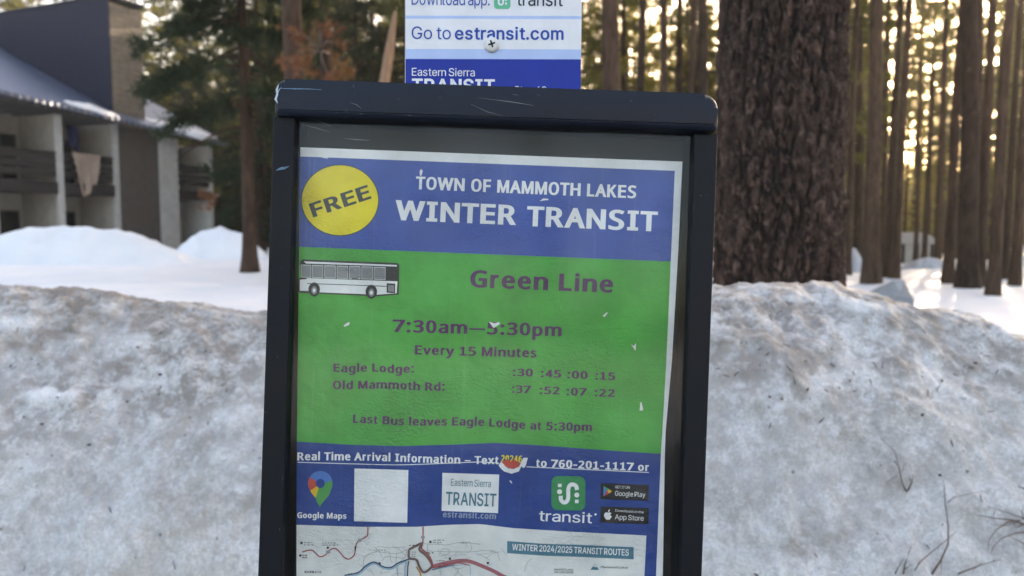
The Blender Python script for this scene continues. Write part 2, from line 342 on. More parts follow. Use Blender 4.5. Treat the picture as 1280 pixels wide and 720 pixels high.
# ------------------------------------------------------------------ trees
def tufts(P, D, n, ln, wd, rs, spread=1.0):
    """P (k,3) tuft centres, D (k,3) outward direction; n blades each -> V,F"""
    k = len(P); d = rs.normal(size=(k, n, 3)); d /= np.linalg.norm(d, axis=2, keepdims=True)
    d = d*spread + D[:, None, :]*.9; d /= np.linalg.norm(d, axis=2, keepdims=True)
    s = np.cross(d, rs.normal(size=(k, n, 3))); s /= np.linalg.norm(s, axis=2, keepdims=True)+1e-9
    L = ln*rs.uniform(.55, 1.25, (k, n, 1)); W = wd*rs.uniform(.7, 1.3, (k, n, 1))
    b = P[:, None, :] + rs.normal(size=(k, n, 3))*ln*.15
    V = np.stack([b-s*W*.5, b+s*W*.5, b+d*L], 2).reshape(-1, 3)
    return V, np.arange(len(V)).reshape(-1, 3)
def tree_meshes(name, h, r0, z0, spread, nb, per, seed, blades=9, ln=.2, wd=.02, top=.12, droop=.25, gap=0.0, limb_n=5, r_top=.12):
    """trunk mesh with limbs + crown mesh; origin at the base"""
    rs = np.random.RandomState(seed)
    n, m = 14, 26; zz = np.concatenate([[-.6], np.linspace(0, 1, m)**1.15*h])
    t = np.clip(zz/h, 0, 1); r = r0*((1-t)*(1-r_top)+r_top*.4) + r0*.35*np.exp(-np.maximum(zz, 0)/(r0*1.6))
    ox = .10*fbm(zz*.12, zz*0+seed, 3, seed)*h*.12; oy = .10*fbm(zz*.12, zz*0+seed+9, 3, seed+1)*h*.12; ox -= ox[1]; oy -= oy[1]
    a = np.linspace(0, 2*math.pi, n, endpoint=False)
    rr = r[:, None]*(1+.10*fbm(np.cos(a)[None]*2+seed, zz[:, None]*1.1+np.sin(a)[None]*2, 3, seed+2))
    V = np.stack([ox[:, None]+rr*np.cos(a), oy[:, None]+rr*np.sin(a), np.repeat(zz[:, None], n, 1)], -1).reshape(-1, 3)
    VV, FF = [V], [grid_faces(len(zz), n, True)]; off = len(V); P, D = [], []
    for b in range(nb):
        u = (b+rs.uniform(0, 1))/nb; zb = z0 + (h-z0)*u**.9
        az = rs.uniform(0, 2*math.pi); k = 1-u
        L = spread*(top+(1-top)*k**.75*min(1, .55+u*2.2))*rs.uniform(.6, 1.15)
        s = np.linspace(0, 1, 6); dz = (.22-.5*droop)*L*s - droop*L*s**2*(.4+.9*k) + .16*L*s**3
        az2 = az+rs.uniform(-.25, .25)*s; bxx = np.interp(zb, zz, ox); byy = np.interp(zb, zz, oy)
        pts = np.stack([bxx+L*s*np.cos(az2), byy+L*s*np.sin(az2), zb+dz], -1)
        rb = (r0*.16*(1-u)+.012)*(1-s*.85)
        aa = np.linspace(0, 2*math.pi, limb_n, endpoint=False)
        side = np.array([-math.sin(az), math.cos(az), 0])
        ring = pts[:, None, :] + rb[:, None, None]*(np.cos(aa)[None, :, None]*side + np.sin(aa)[None, :, None]*np.array([0, 0, 1.]))
        VV.append(ring.reshape(-1, 3)); FF.append(grid_faces(6, limb_n, True)+off); off += 6*limb_n
        if rs.uniform() < gap: continue
        kk = max(4, int(per*L/spread))
        q = rs.uniform(.18, 1.0, kk)**.7; base = np.stack([np.interp(q, s, pts[:, i]) for i in range(3)], -1)
        lat = rs.normal(0, 1, kk)*L*.20*(1.15-q*.7)
        base = base + lat[:, None]*side[None] + np.stack([np.zeros(kk), np.zeros(kk), rs.normal(0, .05*L, kk)-abs(lat)*.12], -1)
        P.append(base); D.append(np.tile(np.array([math.cos(az), math.sin(az), -.05]), (kk, 1)) + side[None]*np.sign(lat)[:, None]*.6)
    for b in range(int(z0*2.6)):            # broken dead stubs on the bare part of the trunk
        zb = rs.uniform(1.6, max(z0, 2)); az = rs.uniform(0, 6.28); L = rs.uniform(.2, 1.1); s3 = np.linspace(0, 1, 4)
        bxx = np.interp(zb, zz, ox); byy = np.interp(zb, zz, oy)
        pts = np.stack([bxx+L*s3*math.cos(az), byy+L*s3*math.sin(az), zb-.25*L*s3**2+.1*L*s3], -1); rb = .018*(1-.7*s3); aa = np.linspace(0, 2*math.pi, 4, endpoint=False)
        side = np.array([-math.sin(az), math.cos(az), 0]); ring = pts[:, None, :]+rb[:, None, None]*(np.cos(aa)[None, :, None]*side+np.sin(aa)[None, :, None]*np.array([0, 0, 1.]))
        VV.append(ring.reshape(-1, 3)); FF.append(grid_faces(4, 4, True)+off); off += 16
    P = np.concatenate(P); D = np.concatenate(D)
    FV, Ff = tufts(P, D, blades, ln, wd, rs)
    return np_mesh(name+'_trunk', np.concatenate(VV), FF), np_mesh(name+'_crown', FV, Ff)
def new_tree(name, label, meshes, loc, rz, mats, group=None, scale=1.0, cat='tree'):
    t = empty(name, loc, rz); t.scale = (scale,)*3 if not hasattr(scale, '__len__') else scale
    tag(t, label, cat, group)
    for nm, me, mt in (('trunk', meshes[0], mats[0]), ('crown', meshes[1], mats[1])):
        if not me.materials: me.materials.append(mt); me.polygons.foreach_set('use_smooth', np.ones(len(me.polygons), bool))
        o = bpy.data.objects.new(nm, me); COL.objects.link(o); o.parent = t
    return t
# tall pines with their crown above the frame, mid pines, low-boughed firs, saplings
TALL = [tree_meshes('tall', 24, .22, 8.5, 3.0, 70, 60, 100+i, 10, .26, .03) for i in range(3)]
MID = [tree_meshes('mid', 20, .20, 4.0, 2.7, 85, 55, 200+i, 10, .26, .03, gap=.15) for i in range(3)]
FIR = [tree_meshes('fir', 15, .17, .9, 2.5, 120, 55, 300+i, 10, .22, .032, top=.05, droop=.4) for i in range(3)]
SAP = [tree_meshes('sapling', 5.5, .06, .35, 1.1, 60, 26, 400+i, 10, .15, .02, top=.05, droop=.3) for i in range(2)]
MT = (M_BARK, M_NEEDLE); MR = (M_BARKR, M_NEEDLE); MF = (M_BARK, M_NEEDLE2)
def plant(name, label, meshes, px, Y, scale, mats, group=None, sxy=None):
    p = at(px, 200, Y); z = ground_z(p.x, p.y)
    s = (sxy, sxy, scale) if sxy else scale
    return new_tree(name, label, meshes, (p.x, p.y, z), rnd.uniform(0, 6.28), mats, group, s)
# trunks one can tell apart: px, width px, distance, label
NEAR = [
 (1063, 10, 24, 'thin pine trunk hugging the right edge of the big foreground pine', MR),
 (1077, 12, 28, 'dark straight pine second from the big foreground trunk', MT),
 (1094, 21, 19, 'reddish brown pine trunk with a sunlit edge right of the big pine', MR),
 (1107, 7, 30, 'slim dark pine just right of the sunlit reddish trunk', MT),
 (1114, 10, 22, 'dark pine left half of the close pair by the white shed', MT),
 (1124, 11, 21.5, 'dark pine right half of the close pair by the white shed', MT),
 (1149, 6, 44, 'thin pine standing in front of the white shed wall', MT),
 (1160, 7, 46, 'thin pine at the right end of the white shed', MT),
 (1177, 9, 34, 'slender dark pine right of the shed against the bright sky gap', MT),
 (1191, 13, 20, 'straight dark pine right of the bright sky gap', MT),
 (1216, 25, 18, 'thickest dark pine on the right behind the snow', MT),
 (1231, 13, 18.5, 'leaning dark pine joined to the thickest one at the right', MT),
 (1249, 15, 16, 'nearest brown pine on the right standing out on sunlit snow', MR),
 (1263, 9, 21, 'thin dark pine just right of the nearest brown one', MT),
 (1276, 13, 19, 'dark pine trunk cut by the right edge of the picture', MT),
 (763, 27, 12, 'grey brown pine just right of the blue sign', MR),
 (796, 12, 19, 'thin reddish pine between blue sign and big pine', MR),
 (831, 11, 17, 'black slim pine against yellow foliage above the case', MT),
 (861, 11, 21, 'slim dark pine left of the two beside the big trunk', MT),
 (879, 16, 19, 'dark pine touching the left edge of the big trunk', MT),
 (374, 28, 11, 'dark pine behind the rusty dead needles left of the blue sign', MT),
 (412, 18, 15, 'dark pine right of the rusty dead needles', MT),
]
for i, (px, wd, Yd, lab, mt) in enumerate(NEAR):
    r = wd/2/F*Yd; k = r/.215
    hs = max(.85, min(1.25, .75+Yd/60)); plant('pine_tree', lab, TALL[i % 3], px, Yd, hs, mt, None, k if k > .5 else .5*k+.25)
# the dense pine in front of the lodge's end
dense = tree_meshes('dense', 11, .13, 2.3, 2.0, 100, 130, 77, 12, .17, .019, top=.2, droop=.45, gap=.12)
p = at(309, 330, 13); plant('dense_pine', 'bushy dark green pine with narrow reddish trunk beside the lodge', dense, 309, 13, 1.0, (M_BARKR, M_NEEDLED))
# rusty dead boughs
def spray(name, label, px, py, Yd, w_, h_, n, mat, seed):
    rs = np.random.RandomState(seed); c = at(px, py, Yd); sx, sz = w_/2/F*Yd, h_/2/F*Yd
    P = np.stack([rs.normal(0, sx*.55, n), rs.normal(0, sx*.4, n), rs.normal(0, sz*.5, n)], -1)
    cl = np.clip(rs.normal(0, 1, (11, 3)), -1.2, 1.2)*np.array([sx*.62, sx*.4, sz*.6]); P = cl[rs.randint(0, 11, n)] + P*.26
    V, Fc = tufts(P, np.tile(np.array([0, 0, -.4]), (n, 1)), 16, .10, .012, rs)
    t = empty(name, c); tag(t, label, 'branch')
    link('needles', np_mesh(name, V, Fc), mat, t)
    m = MB()
    for q in cl: m.tube([(0, sx*.9, sz*.2), tuple(q*.5+np.array([0, 0, sz*.15])), tuple(q)], [.011, .008, .004], 5)
    m.tube([(0, sx*.9, sz*.2), (0, sx*.9+.45, sz*.1+.1)], [.012, .014], 6)
    m.build('wood', M_TWIG, t); return t
spray('dead_bough', 'rusty orange dead pine needles hanging left of the blue sign', 392, 62, 10.4, 84, 84, 80, M_DEAD, 5)
spray('dead_bough', 'small rusty needle clump right of the larger rusty bough', 432, 88, 11.5, 40, 44, 40, M_DEAD, 6)
spray('dead_bough', 'tiny orange needle tuft beside the lodge corner above the snow mound', 258, 250, 14, 22, 30, 26, M_DEAD, 9)
# broken snag
m = MB(); p0, p1, p2 = at(478, 118, 9), at(487, 62, 9), at(494, 14, 9); g0 = at(462, 250, 9); g0.z = ground_z(g0.x, g0.y)-.1
m.tube([g0, g0.lerp(p0, .6), p0, p1, p2], [.075, .07, .062, .055, .02], 9)
o = m.build('broken_snag', M_SNAG); tag(o, 'pale leaning broken tree snag just left of the blue sign', 'snag')

# far forest: copies of the shared meshes
def is_free(x, y, low):
    lx = x/y
    if x < -6 and lx < -.33 and y < 50: return False            # the lodge stands here
    if abs(lx-(1150-640)/F) < (.075 if low else .03) and y < 52: return False       # clearing in front of the shed
    return True
G = 'far forest conifers'
placed = []
def scatter(n, y0, y1, a0, a1, meshes, name, label, mats, s0, s1, sep):
    k = 0; tries = 0
    while k < n and tries < n*40:
        tries += 1
        y = math.sqrt(rnd.uniform(y0*y0, y1*y1)); x = y*math.tan(math.radians(rnd.uniform(a0, a1)))
        if not is_free(x, y, meshes is not TALL) or any((x-q)**2+(y-r_)**2 < sep*sep for q, r_ in placed): continue
        placed.append((x, y)); k += 1
        new_tree(name, label, meshes[k % len(meshes)], (x, y, ground_z(x, y)), rnd.uniform(0, 6.28), mats, G, rnd.uniform(s0, s1))
FARF = [tree_meshes('farfir', 20, .2, .8, 3.3, 95, 42, 500+i, 10, .30, .050, top=.08, droop=.45, gap=.3) for i in range(4)]
scatter(62, 24, 62, -50, 50, TALL, 'pine_tree', 'tall bare trunked conifer in the depth of the forest', MT, .8, 1.15, 2.0)
scatter(70, 24, 75, -48, 48, MID, 'pine_tree', 'conifer with boughs halfway down its trunk in the depth of the forest', MT, .8, 1.2, 2.2)
def shaded_copies(ms): return [tuple(me.copy() for me in m_) for m_ in ms]  # left-hand firs: mesh copies whose darker needle colour stands in for shade
FIR_SHADE, FARF_SHADE, MF_SHADE = shaded_copies(FIR), shaded_copies(FARF), (M_BARK, M_NEEDLED)
scatter(34, 24, 60, -46, -4, FIR_SHADE, 'shaded_fir_tree', 'low boughed shade coloured fir in the depth of the forest', MF_SHADE, .6, 1.1, 2.0)
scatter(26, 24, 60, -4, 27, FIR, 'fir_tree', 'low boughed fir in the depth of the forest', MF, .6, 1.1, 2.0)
scatter(56, 46, 105, -46, -1, FARF_SHADE, 'shaded_fir_tree', 'low boughed shade coloured fir in the depth of the forest', MF_SHADE, .75, 1.2, 2.4)
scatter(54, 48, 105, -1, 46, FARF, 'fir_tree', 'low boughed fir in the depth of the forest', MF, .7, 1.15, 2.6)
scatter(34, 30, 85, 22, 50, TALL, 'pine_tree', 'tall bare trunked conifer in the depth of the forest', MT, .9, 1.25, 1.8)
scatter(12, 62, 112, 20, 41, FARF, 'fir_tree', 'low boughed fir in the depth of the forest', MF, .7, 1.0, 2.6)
scatter(22, 56, 100, -46, -20, FARF_SHADE, 'shaded_fir_tree', 'low boughed shade coloured fir in the depth of the forest', MF_SHADE, 1.15, 1.5, 2.2)
scatter(40, 52, 80, -40, -8, FARF_SHADE, 'shaded_fir_tree', 'low boughed shade coloured fir in the depth of the forest', MF_SHADE, .8, 1.2, 2.2)
def far_wood():
    rs = np.random.RandomState(31); k = 24000
    th = np.radians(rs.uniform(-60, 60, k)); rr2 = rs.uniform(105, 150, k); x = rr2*np.sin(th); y = rr2*np.cos(th)
    top_ = (16+9*fbm(th*9, th*0, 4, 9)+7*np.abs(np.sin(th*120+rs.uniform(0, .4, k))))*(1-.6*sstep(.25, .38, th)*sstep(.72, .6, th))
    z = field(x, y) + top_*rs.uniform(0, 1, k)**1.1
    V, Fc = tufts(np.stack([x, y, z], -1), np.tile(np.array([0, 0, -.2]), (k, 1)), 8, 1.5, .55, rs)
    tag(link('far_wood', np_mesh('far_wood', V, Fc), M_NEEDLE2), 'distant mass of conifers closing the view', 'forest', kind='stuff')
far_wood()
def wood_across_road():
    # the wood on the other side of the road, seen only as a reflection in the clear cover
    rs = np.random.RandomState(8)
    for k in range(18):
        x, y = rs.uniform(-38, 38), -rs.uniform(34, 60)
        new_tree('pine_tree', 'conifer in the wood across the road', (MID+FIR)[k % 6], (x, y, .2), rs.uniform(0, 6), MT if k % 6 < 3 else MF, 'conifers across the road', rs.uniform(.8, 1.1))
wood_across_road()

# big foreground pine
def big_pine():
    p = at(972, 300, 2.95); x0, y0 = p.x, p.y; z0 = .5
    t = empty('big_pine_tree', (x0, y0, z0)); tag(t, 'huge dark furrowed pine trunk rising from the snow bank beside the case', 'tree')
    n = 400; zz = np.concatenate([np.linspace(0, 3.0, 420), np.linspace(3.05, 26, 60)])
    a = np.linspace(0, 2*math.pi, n, endpoint=False)
    R = .239*(1-np.clip(zz, 0, 30)/40) + .05*np.exp(-zz/.35)
    A, ZZ = np.meshgrid(a, zz); arc = A*.25
    # periodic noise in angle through cos/sin
    u = np.cos(A)*.25; v2 = np.sin(A)*.25
    wob = fbm(u*6+ZZ*1.2, v2*6-ZZ*.7, 4, 51)
    sc = 24; na = int(round(2*math.pi*.25*sc)); cu = A/(2*math.pi)*na
    def pw(cu, cv, seed):   # worley periodic in cu
        ix, iy = np.floor(cu), np.floor(cv); f1 = np.full(cu.shape, 9.); f2 = f1.copy(); cell = np.zeros(cu.shape)
        for dx in (-1, 0, 1):
            for dy in (-1, 0, 1):
                jx, jy = ix+dx, iy+dy; kx = np.mod(jx, na)
                d = np.hypot(jx+_h(kx, jy, seed)-cu, jy+_h(kx, jy, seed+5)-cv)
                nn = d < f1; f2 = np.where(nn, f1, np.minimum(f2, d)); cell = np.where(nn, _h(kx, jy, seed+9), cell); f1 = np.minimum(f1, d)
        return f1, f2, cell
    w2_ = fbm(u*22+ZZ*4, v2*22-ZZ*5, 4, 57)
    f1, f2, cell = pw(cu*1.0+wob*1.6+w2_*1.3, ZZ*9+wob*2.5+w2_*2.2, 61)
    f1b, f2b, cellb = pw(cu+w2_*1.6+7, ZZ*21+w2_*3, 67)
    plate = sstep(.0, .45, f2-f1)*(.55+.45*sstep(0, .4, f2b-f1b))
    fineb = fbm(u*60+ZZ*3, v2*60+ZZ*9, 4, 71)
    ridg = 1-2.4*np.abs(fbm(cu*0+u*34+w2_, v2*34+ZZ*2.2, 4, 83))
    plate = np.clip(.72*plate+.28*np.clip(ridg, 0, 1), 0, 1)
    dsp = .020*plate + .012*(cell-.5) + .006*(cellb-.5) + .012*fineb + .02*wob*.6 - .012
    RR = R[:, None] + dsp
    lean = -.002*ZZ
    V = np.stack([RR*np.cos(A)+lean, RR*np.sin(A), ZZ], -1).reshape(-1, 3)
    me = np_mesh('big_trunk', V, grid_faces(len(zz), n, True))
    at_ = me.attributes.new('plate', 'FLOAT', 'POINT'); at_.data.foreach_set('value', (plate*(.6+.45*cellb)).ravel().astype(np.float32))
    link('trunk', me, M_BIGBARK, t, True)
    tm, cm = tree_meshes('big', 26, .05, 9, 4.2, 90, 80, 900, 12, .3, .03)
    link('crown', cm, M_NEEDLE, t); link('limbs', tm, M_BARKB, t, True)
def bigbark():
    t = NT('furrowed_bark', .88, .25); at_ = t.add('ShaderNodeAttribute'); at_.attribute_name = 'plate'
    v = t.coord((1, 1, .5)); f = t.noise(v, 30, 7, .65, .3); g = t.noise(v, 5, 4)
    c = t.mix(t.ramp(at_.outputs['Fac'], [(.08, 0.0), (.62, 1.0)]), (.0055, .0038, .003), (.070, .043, .034))
    c = t.mix(t.ramp(t.noise(t.coord((1, 1, .7)), 30, 7, .75, .3), [(.45, .85), (.55, 0.0)]), c, (.016, .011, .010))
    c = t.mix(t.ramp(t.noise(t.coord((1, 1, .6)), 40, 7, .75, .3), [(.53, 0.0), (.62, .75)]), c, (.145, .098, .080))
    c = t.mix(t.ramp(g, [(.52, 0.0), (.75, .35)]), c, (.11, .075, .06))
    t.color(c); t.bump(t.noise(v, 70, 6, .65), .7, .008); return t.m
M_BIGBARK = bigbark()
big_pine()

# ------------------------------------------------------------------ lodge and shed
def siding(name, c, n=6.0, var=.12):
    t = NT(name, .75, .3); v = t.coord(); sp = t.add('ShaderNodeSeparateXYZ'); t.lk(v, sp.inputs[0])
    fr = t.math('FRACT', t.math('MULTIPLY', sp.outputs[2], n))
    line = t.ramp(fr, [(.0, 0.0), (.10, 1.0)])
    col = t.mix(t.ramp(t.noise(v, 3, 4), [(.3, 0.0), (.7, 1.0)]), tuple(x*(1-var) for x in c), tuple(x*(1+var) for x in c))
    t.color(t.mix(line, tuple(x*.5 for x in c), col)); t.bump(fr, .5, .02); return t.m
M_CREAM = siding('cream_siding', (.42, .385, .33)); M_WHITE = siding('white_siding', (.50, .49, .46))
M_BROWN = siding('brown_siding', (.10, .085, .075)); M_TAN = siding('tan_shingle', (.215, .175, .135), 4, .2)
M_RAIL = simple('dark_stained_wood', (.022, .018, .018), .7, .3, 6)
M_WINF = simple('window_frame_paint', (.05, .045, .04), .5)
M_DARKW = siding('dark_blue_cladding', (.009, .014, .034), 4)
def roof_mat():
    t = NT('ribbed_metal_roof', .32, .8); v = t.coord(); sp = t.add('ShaderNodeSeparateXYZ'); t.lk(v, sp.inputs[0])
    r = t.math('SINE', t.math('MULTIPLY', sp.outputs[0], 2*math.pi*3.2))
    t.color(t.mix(t.ramp(r, [(.3, 0.0), (.9, 1.0)]), (.10, .13, .20), (.20, .25, .36))); t.b.inputs['Metallic'].default_value = .3
    t.bump(r, .8, .03); return t.m
M_ROOF = roof_mat()
def glass_dark():
    t = NT('dark_window_glass', .08, .6); t.color((.012, .014, .018)); return t.m
M_GLASS = glass_dark()
M_BLANKET = simple('beige_blanket', (.36, .27, .21), .95, .15, 12); M_BLUEC = simple('navy_cloth', (.02, .03, .14), .9, .2, 10)
YA = 30.0; A = at(0, 290, YA); A.z = 0
dvec = Vector((.39, .92, 0)).normalized(); rzL = math.atan2(dvec.y, dvec.x)
lodge = empty('lodge', A, rzL); tag(lodge, 'two storey lodge with dark balconies and blue grey metal roof', 'building')
W = MB(); T0, T1 = -9.0, 11.1
zc, z1, z2 = -.4, 3.2, 6.9
W.box(T0, 5.32, 2.2, 2.5, zc, 6.55)                                         # back wall of the balconies
W.box(8.78, T1, 1.8, 2.1, zc, 6.1); W.box(T1-.02, T1+.25, 2.103, 10, zc, 6.1)
W.build('wall', M_CREAM, lodge)
for (a0, a1) in ((-5.9, -5.7), (-3.2, -3.0), (-.3, -.1), (2.43, 2.68), (5.16, 5.40)):
    MB().box(a0, a1, 0, 2.197, zc, 6.45).build('partition', M_CREAM, lodge)
    MB().box(a0-.03, a1+.03, -.12, -.003, zc, 6.45).build('corner_post', M_WHITE, lodge)
MB().box(5.44, 7.68, -.05, .25, zc, 6.35).build('stair_wall', M_BROWN, lodge)
MB().box(7.70, 8.76, -.16, .25, zc, 6.1).build('white_panel', M_WHITE, lodge)
MB().box(10.86, 11.08, -.12, 1.797, zc, 6.0).build('corner_post', M_WHITE, lodge)
def balcony(a0, a1, dep, zt=4.87, zb=3.2):
    b = empty('balcony', (0, 0, 0)); b.parent = lodge
    m = MB(); m.box(a0, a1, -.10, dep, zb, zb+.30); m.box(a0, a1, -.16, -.103, zb-.05, zb+.46); m.build('deck', M_RAIL, b)
    m = MB()
    for k in range(3): m.box(a0, a1, -.08, -.03, zb+.68+k*.33, zb+.68+k*.33+.27)
    m.box(a0, a1, -.14, -.0, zt-.05, zt+.03); m.build('railing', M_RAIL, b)
balcony(-8.9, -5.93, 2.19); balcony(-5.67, -3.23, 2.19); balcony(-2.97, -.33, 2.19); balcony(-.07, 2.40, 2.19); balcony(2.71, 5.13, 2.19); balcony(8.79, 10.85, 1.79)
def window(a0, a1, z0, z1_, y, door=False):
    f = MB(); d = .07
    f.box(a0, a1, y-.05, y-.003, z0, z0+d); f.box(a0, a1, y-.05, y-.003, z1_-d, z1_)
    f.box(a0, a0+d, y-.05, y-.003, z0+d+.002, z1_-d-.002); f.box(a1-d, a1, y-.05, y-.003, z0+d+.002, z1_-d-.002)
    f.box((a0+a1)/2-.03, (a0+a1)/2+.03, y-.045, y-.003, z0+d+.002, z1_-d-.002)
    fo = f.build('window', M_WINF, lodge)
    MB().box(a0+d-.01, a1-d+.01, y-.02, y-.006, z0+d-.01, z1_-d+.01).build('pane', M_GLASS, fo)
for a0, a1 in ((-8.3, -6.6), (-5.2, -3.9), (-2.6, -1.2), (.9, 2.3), (3.6, 4.9)):
    window(a0, a1, 3.55, 5.7, 2.2); window(a0, a1, .45, 2.5, 2.2)
window(9.2, 10.5, 3.55, 5.4, 1.8); window(9.2, 10.5, .4, 2.4, 1.8)
# roof: eave sinks a little towards the far end
def roofpt(t, y): return 6.92 - .072*t + (y+.9)*.47
def roof_piece(a0, a1, y0, y1, name='roof'):
    P = []
    for dz in (-.16, 0):
        for (t, y) in ((a0, y0), (a1, y0), (a1, y1), (a0, y1)): P.append((t, y, roofpt(t, y)+dz))
    return MB().hexa(P).build(name, M_ROOF, lodge)
roof_piece(T0, 5.30, -.9, 11); roof_piece(7.05, 11.6, -.9, 7); roof_piece(5.303, 7.047, -.9, -.03)
m = MB()
for k in range(int((5.3-T0)/.6)):
    t = T0+.3+k*.6; m.box(t, t+.12, -.8, 2.1, roofpt(t, -.8)-.36, roofpt(t, -.8)-.18)
m.build('rafter_tails', M_RAIL, lodge)
MB().box(5.30, 7.05, .0, 10.5, 6.0, 11.75).build('tower', M_TAN, lodge)
MB().box(5.24, 5.297, -.02, 10.5, roofpt(5.3, 0)-.6, 11.95).build('end_wall', M_DARKW, lodge)
MB().box(5.2, 7.15, -.08, 10.6, 11.953, 12.08).build('tower_cap', M_DARKW, lodge)
# snow left on the roof: two thin melting sheets lying on the metal
def roof_snow(label, t0, t1, y0, y1, seed, hole):
    nu, nv = 60, 30; u = np.linspace(0, 1, nu)[:, None]; v_ = np.linspace(0, 1, nv)[None, :]
    e = .35*fbm(u*5+seed, v_*0+seed, 4, seed); e2 = .35*fbm(u*5-seed, v_*0+seed+4, 4, seed+1)
    tt = t0+(t1-t0)*u+0*v_; lo_ = y0+e*.5*(y1-y0)*np.ones_like(v_); hi = y1*(1-u*.5)+y0*(u*.5)+e2*(y1-y0)
    taper = np.sin(np.clip(u, 0, 1)*math.pi)**.75; mid_ = (lo_+hi)/2
    yy = mid_+(v_-.5)*(hi-lo_)*taper
    th = .17*(np.sin(v_*math.pi)**.35)*taper*(1+.5*fbm(tt*2, yy*2, 3, seed+3)); zz = roofpt(tt, yy)-.03+np.maximum(th, 0)
    V = np.stack([tt, yy, zz], -1).reshape(-1, 3)
    V2 = np.stack([tt, yy, roofpt(tt, yy)-.035], -1).reshape(-1, 3)
    gf = grid_faces(nu, nv)
    o = link('roof_snow', np_mesh('roof_snow', np.concatenate([V, V2]), np.concatenate([gf, gf[:, ::-1]+len(V)])), M_SNOW, smooth=True)
    o.location = A; o.rotation_euler = (0, 0, rzL); tag(o, label, 'snow')
roof_snow('narrow strip of snow on the metal roof below the dark wall', 2.6, 5.25, -.95, .35, 3, 0)
roof_snow('ragged snow sheet on the lodge roof end beside the bushy pine', 7.1, 11.6, -.95, 1.2, 12, 1)
# laundry on the balconies
def cloth(name, label, a0, a1, zt, zb, y, mat, cat, seed, taper=.35):
    nu, nv = 26, 30; u = np.linspace(0, 1, nu)[:, None]; v_ = np.linspace(0, 1, nv)[None, :]
    w_ = 1-taper*v_; c = (a0+a1)/2
    xx = c+(u-.5)*(a1-a0)*w_+.05*v_; yy = y-.05*np.sin(u*13+seed)*v_-.04*np.sin(v_*5+u*5)
    zz = zt-(zt-zb)*v_*(1+.18*np.sin(u*4+seed)) + 0*u
    V = np.stack([xx, yy, zz], -1).reshape(-1, 3); gf = grid_faces(nu, nv)
    o = link(name, np_mesh(name, V, gf), mat, smooth=True); s = o.modifiers.new('thick', 'SOLIDIFY'); s.thickness = .02
    o.location = A; o.rotation_euler = (0, 0, rzL); tag(o, label, cat); return o
cloth('blanket', 'beige blanket hanging over the dark balcony railing', 3.05, 4.45, 4.93, 3.35, -.22, M_BLANKET, 'blanket', 1, .55)
cloth('jacket', 'dark blue cloth hanging inside the upper balcony', 3.75, 4.35, 6.2, 5.2, 1.0, M_BLUEC, 'cloth', 4, .2)

# small shed far right
sp_ = at(1143, 300, 48); sh = empty('shed', (sp_.x, sp_.y, ground_z(sp_.x, sp_.y)), -.12); tag(sh, 'small white shed with pale ribbed metal roof behind the trees', 'shed')
hz = sp_.z-sh.location.z
MB().box(-1.6, 1.25, 0, 2.5, -.3, hz-.25).build('wall', M_WHITE, sh)
M_SROOF = simple('pale_metal_roof', (.34, .34, .34), .5, .15, 8, .5, (12, 1, 1))
MB().hexa([(-1.85, -.3, hz-.25), (1.45, -.3, hz-.25), (1.2, 1.4, hz+.40), (-1.85, 1.4, hz+.40), (-1.85, -.3, hz-.17), (1.45, -.3, hz-.17), (1.2, 1.4, hz+.48), (-1.85, 1.4, hz+.48)]).build('roof', M_SROOF, sh)
for k, xx in enumerate((-.75, .1, .95)): MB().box(xx, xx+.2, -.06, -.003, -.3, hz-.26).build('post', M_RAIL, sh)

hb = MB(); hb.box(-170, 170, -60, 165, -4, 62); hm = bpy.data.materials.new('forest_air'); hm.use_nodes = True; hn = hm.node_tree
hn.nodes.remove(hn.nodes['Principled BSDF']); hv = hn.nodes.new('ShaderNodeVolumePrincipled'); hv.inputs['Color'].default_value = (.96, .90, .80, 1); hv.inputs['Density'].default_value = .0010; hv.inputs['Anisotropy'].default_value = .55
hn.links.new(hv.outputs[0], hn.nodes['Material Output'].inputs['Volume']); tag(hb.build('haze', hm), 'thin sunlit winter air between the trees', 'haze', kind='stuff')

# ------------------------------------------------------------------ sign: all parts in one tilted frame (x right, y away, z up)
D0 = .57
CM = Matrix.Translation((0, 0, CZ)) @ Matrix.Rotation(math.pi/2-PITCH, 4, 'X')
ROLL = math.radians(-2.0)
def cam_pt(px, py, d): return Vector(((px-640)/F*d, (360-py)/F*d, -d))
AX = Matrix(((1, 0, 0, 0), (0, 0, 1, 0), (0, -1, 0, 0), (0, 0, 0, 1)))
def frame(px, py, d): return CM @ Matrix.Translation(cam_pt(px, py, d)) @ Matrix.Rotation(ROLL, 4, 'Z') @ AX
MC = frame(592, 965, .600); MCI = MC.inverted()
def L(px, py, d): return MCI @ (CM @ cam_pt(px, py, d))
def paint(name, c, rough=.38, var=.2):
    t = NT(name, rough, .22); v = t.coord(); f = t.noise(v, 14, 5)
    sc = t.noise(t.coord((40, 40, 900)), 1.0, 2); dirt = t.noise(v, 160, 3)
    cc = t.mix(t.ramp(f, [(.35, 0.0), (.65, 1.0)]), tuple(x*(1-var) for x in c), tuple(x*(1+var) for x in c))
    cc = t.mix(t.ramp(dirt, [(.70, 0.0), (.78, .35)]), cc, (.16, .17, .18))
    t.color(cc); r = t.ramp(f, [(.3, rough-.08), (.7, rough+.12)]); t.lk(r, t.b.inputs['Roughness'])
    t.bump(t.noise(v, 420, 3), .12, .001); return t.m
M_CAP = paint('navy_powder_coat', (.010, .016, .030), .45); M_RAILC = paint('black_powder_coat', (.0045, .006, .0095), .5)
M_BACK = simple('grey_backing_board', (.014, .013, .012), .6, .25, 30)
M_CHIP = simple('chipped_primer', (.42, .52, .60), .7, .3, 300); M_SCR = simple('scratch_mark', (.20, .21, .22), .6)
